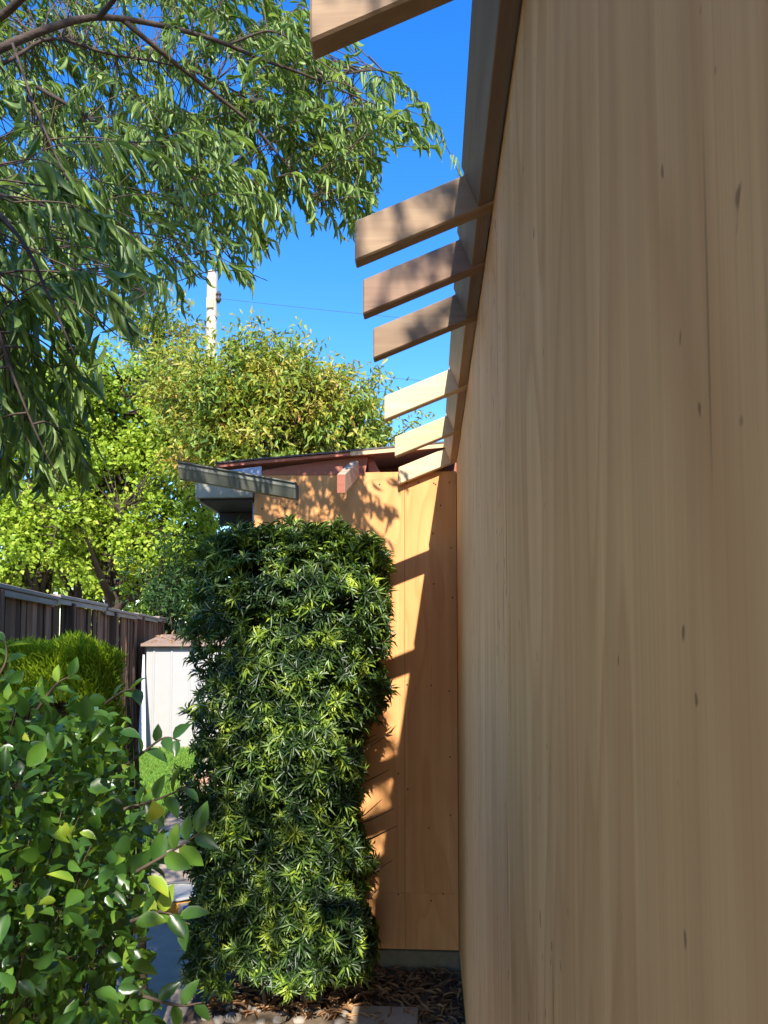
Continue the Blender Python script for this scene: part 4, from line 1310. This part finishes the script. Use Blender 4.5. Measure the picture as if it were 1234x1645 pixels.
# ------------------------------------------------------------------ trees beyond the fence
def far_tree(name, label, cat, base, trunk_h, crown, n_clump, per, tmpl, lsize, lw, mat, seed, droop=0.0, tr=.14, shell=0.45, group=None, lumpy=0.75):
    """Trunk, limbs to every clump of leaves, clumps through a lumpy crown (list of ellipsoids)."""
    R = np.random.default_rng(seed)
    root = empty(name, base)
    tag(root, label, cat, group)
    b0 = np.array(base, float)
    vol = np.array([r[0] * r[1] * r[2] for c, r in crown])
    pick_ = R.choice(len(crown), n_clump, p=vol / vol.sum())
    d = norm(R.normal(0, 1, (n_clump, 3)))
    rr = R.uniform(shell, 1.0, n_clump) ** 0.6
    C = np.array([c for c, r in crown])[pick_]
    Rr = np.array([r for c, r in crown])[pick_]
    cl = C + d * rr[:, None] * Rr * (1 + .12 * np.sin(d[:, :1] * 8 + seed) + .10 * np.cos(d[:, 2:] * 9))
    nl = max(4, n_clump // 14)
    who = R.integers(0, nl, n_clump)
    lump = R.uniform(0, 1, n_clump) < lumpy
    step = R.normal(0, 1, (n_clump, 3)) * lsize * 2.3
    cl = np.where(lump[:, None], cl[who] + step, cl)
    d = np.where(lump[:, None], norm(d[who] + norm(step) * .8), d)
    # leaves
    k = n_clump * per
    cp = np.repeat(cl, per, 0)
    cd = np.repeat(norm(d + np.array([0, 0, .25])), per, 0)
    off = R.normal(0, 1, (k, 3)) * np.repeat(R.uniform(.5, 1.3, n_clump), per)[:, None] * lsize * 1.1
    pos = cp + off
    ax = norm(cd * .5 + R.normal(0, .7, (k, 3)) + np.array([0, 0, -droop]))
    nr = norm(cd * .5 + R.normal(0, .6, (k, 3)) + np.array([0, -.25, .7]))
    L = R.uniform(.6, 1.2, k) * lsize
    v, f = scatter(tmpl, pos, ax, nr, L, L * lw)
    o = link('crown', mesh_np('crown', v - b0, f, True), mat, root)
    o['kind'] = 'stuff'
    # wood
    paths = []
    top = np.mean([c for c, r in crown], 0)
    fork = b0 + np.array([0, 0, trunk_h])
    tp = smooth_path([b0, b0 + (fork - b0) * .5 + R.normal(0, .08, 3), fork, (fork * .4 + top * .6)], 16)
    paths.append((tp, np.linspace(tr, tr * .45, len(tp))))
    limbs = []
    for c, r in crown:
        for q in range(3):
            e = np.array(c) + R.normal(0, .35, 3) * np.array(r)
            lp = smooth_path([tp[len(tp) // 2 + R.integers(0, 5)], (fork + e) / 2 + R.normal(0, .2, 3), e], 12)
            limbs.append(lp)
            paths.append((lp, np.linspace(tr * .5, tr * .12, len(lp))))
    lpts = np.concatenate(limbs + [tp[len(tp) // 2:]])
    for i in range(0, n_clump):
        dd = np.linalg.norm(lpts - cl[i], axis=1)
        j = int(np.argmin(dd))
        if dd[j] < 3:
            paths.append((np.array([lpts[j], (lpts[j] + cl[i]) / 2 + [0, 0, -.05], cl[i]]), [tr * .09, tr * .06, tr * .03]))
    v, q = tubes_np(paths, 6)
    link('trunk', mesh_np('trunk', v - b0, q, True), M['bark'], root)
    return root


def E(px, py, y, rpx, rpy, ry):
    c = P(px, py, y)
    return ((c.x, c.y, c.z), (rpx / F_PX * y, ry, rpy / F_PX * y))


gA = 'spring green trees beyond the fence'
b1 = P(182, 1000, 17.5)
far_tree('spring_tree', 'yellow green tree with a leaning forked trunk right of the middle of the fence', 'tree', (b1.x, 17.5, 0), 2.6,
         [E(235, 650, 18, 110, 70, 1.6), E(170, 760, 17.5, 100, 80, 1.6), E(270, 760, 17.5, 90, 80, 1.5), E(270, 860, 17.2, 90, 60, 1.3), E(195, 860, 17, 70, 50, 1.2), E(150, 640, 18, 60, 55, 1.2), E(260, 930, 17, 60, 36, 1.0), E(160, 925, 17, 50, 30, .8)], 1000, 30, OVAL_LOW, .125, .75, M['l_treeA'], 3, 0.25, .24, group=gA)
b2 = P(66, 1000, 16)
far_tree('spring_tree', 'leftmost yellow green tree rising behind the fence under the dark hanging sprays', 'tree', (b2.x, 16, 0), 2.4,
         [E(60, 700, 16.5, 95, 80, 1.4), E(20, 820, 16, 100, 70, 1.3), E(95, 830, 16, 80, 60, 1.2), E(90, 640, 17, 70, 50, 1.1), E(30, 900, 15.5, 80, 45, 1.0), E(-80, 760, 16, 90, 120, 1.3), E(60, 935, 15.8, 70, 28, .9), E(10, 640, 17, 50, 40, .9)], 860, 30, OVAL_LOW, .12, .75, M['l_treeA'], 9, 0.25, .16, group=gA)
b3 = P(124, 1000, 18.6)
far_tree('spring_tree', 'slim yellow green tree with an upright trunk between its two neighbours', 'tree', (b3.x, 18.6, 0), 3.2,
         [E(125, 720, 19, 60, 90, 1.1), E(140, 880, 18.6, 60, 45, 1.0), E(110, 810, 18.6, 50, 60, .9)], 320, 30, OVAL_LOW, .12, .75, M['l_treeA'], 14, 0.25, .17, group=gA)
b4 = P(445, 1000, 14.5)
far_tree('fruit_tree', 'bushy olive and gold tree with orange new leaves above the low roof', 'tree', (b4.x, 14.5, 0), 2.2,
         [E(440, 640, 14.5, 70, 70, 1.2), E(385, 660, 14.4, 84, 72, 1.4), E(500, 668, 14.2, 66, 62, 1.2), E(325, 640, 15, 50, 62, 1.1), E(540, 690, 14, 46, 44, .8), E(605, 712, 14, 26, 20, .5), E(572, 640, 14, 14, 22, .35), E(455, 730, 13.8, 150, 48, 1.2), E(462, 575, 14.6, 26, 30, .5), E(580, 715, 13.9, 36, 30, .6), E(400, 590, 14.6, 24, 24, .5), E(520, 610, 14.3, 22, 22, .4)],
         1200, 30, LANCE_LOW, .155, .36, M['l_treeB'], 21, 0.55, .2)
b5 = P(255, 1000, 15.5)
far_tree('fruit_tree', 'taller thin olive treetop standing left of the pole', 'tree', (b5.x, 19.5, 0), 4.5,
         [E(255, 560, 19.5, 42, 58, .9), E(255, 640, 19.5, 55, 50, .9), E(230, 520, 19.5, 20, 20, .4)], 130, 22, LANCE_LOW, .21, .34, M['l_treeB'], 25, .5, .14)
b6 = P(262, 1000, 14.0)
far_tree('evergreen_shrub', 'dark blue green evergreen shrub behind the far end of the fence', 'shrub', (b6.x, 15.2, 0), 1.0,
         [E(268, 935, 15.2, 24, 36, .5), E(285, 985, 15.2, 24, 30, .5), E(252, 965, 15.2, 16, 18, .4)], 110, 26, LANCE_LOW, .16, .32, M['l_dark'], 31, .3, .06)
b7 = P(185, 1000, 26)
far_tree('background_tree', 'pale yellow tree glimpsed far behind the trunks over the fence', 'tree', (b7.x, 27, 0), 1.5,
         [E(200, 950, 27, 90, 45, 2), E(60, 950, 27, 90, 40, 2), E(330, 930, 27, 80, 60, 2), E(120, 880, 27, 130, 60, 2)], 520, 26, OVAL_LOW, .22, .7, M['l_treeA'], 37, .2, .2)

# ------------------------------------------------------------------ utility pole and wires
pt = P(341, 437, 21)
pole = empty('utility_pole', (pt.x, 21, 0))
tag(pole, 'pale wooden utility pole sticking up above the treetops', 'pole')
v, q = tubes_np([(np.array([[0, 0, 0], [0, 0, pt.z * .5], [0, 0, pt.z - .05], [0, 0, pt.z]]), [.18, .165, .15, .13])], 14)
link('shaft', mesh_np('shaft', v, q, True), M['pole'], pole)
link('pole_top', bm_mesh('pole_top', lathe([(.13, pt.z - .002), (.06, pt.z + .05), (.001, pt.z + .06)], 14)), M['pole'], pole)
link('tag_plate', bm_mesh('tag_plate', box_bm(-.10, .10, -.20, -.172, pt.z - 1.15, pt.z - .85), .004), plain('tag_yellow', (.62, .58, .22), .6), pole)
link('insulator', bm_mesh('insulator', lathe([(.06, pt.z - .9), (.085, pt.z - .85), (.05, pt.z - .75), (.085, pt.z - .7), (.03, pt.z - .6)], 12)), M['blackp'], pole, (.21, -.03, 0))
link('bracket', bm_mesh('bracket', box_bm(.12, .24, -.03, .0, pt.z - .95, pt.z - .90)), M['blackp'], pole)
for k, (z0, z1) in enumerate(((pt.z - .8, 11.2), (pt.z - 2.6, 9.2), (pt.z - 3.0, 8.6))):
    xs_ = np.linspace(0, 24, 22)
    w_ = np.stack([pt.x + .2 + xs_, 21 + xs_ * .12, z0 + (z1 - z0) * xs_ / 24 - 0.5 * np.sin(np.pi * xs_ / 24)], 1)
    v, q = tubes_np([(w_, .006)], 5)
    o = link('power_line', mesh_np('power_line', v, q, True), M['blackp'])
    tag(o, ('uppermost thin wire crossing the blue sky from the pole', 'middle thin wire crossing the sky behind the rafters', 'lowest thin wire crossing the sky just above the treetop')[k], 'wire', 'wires running from the pole')
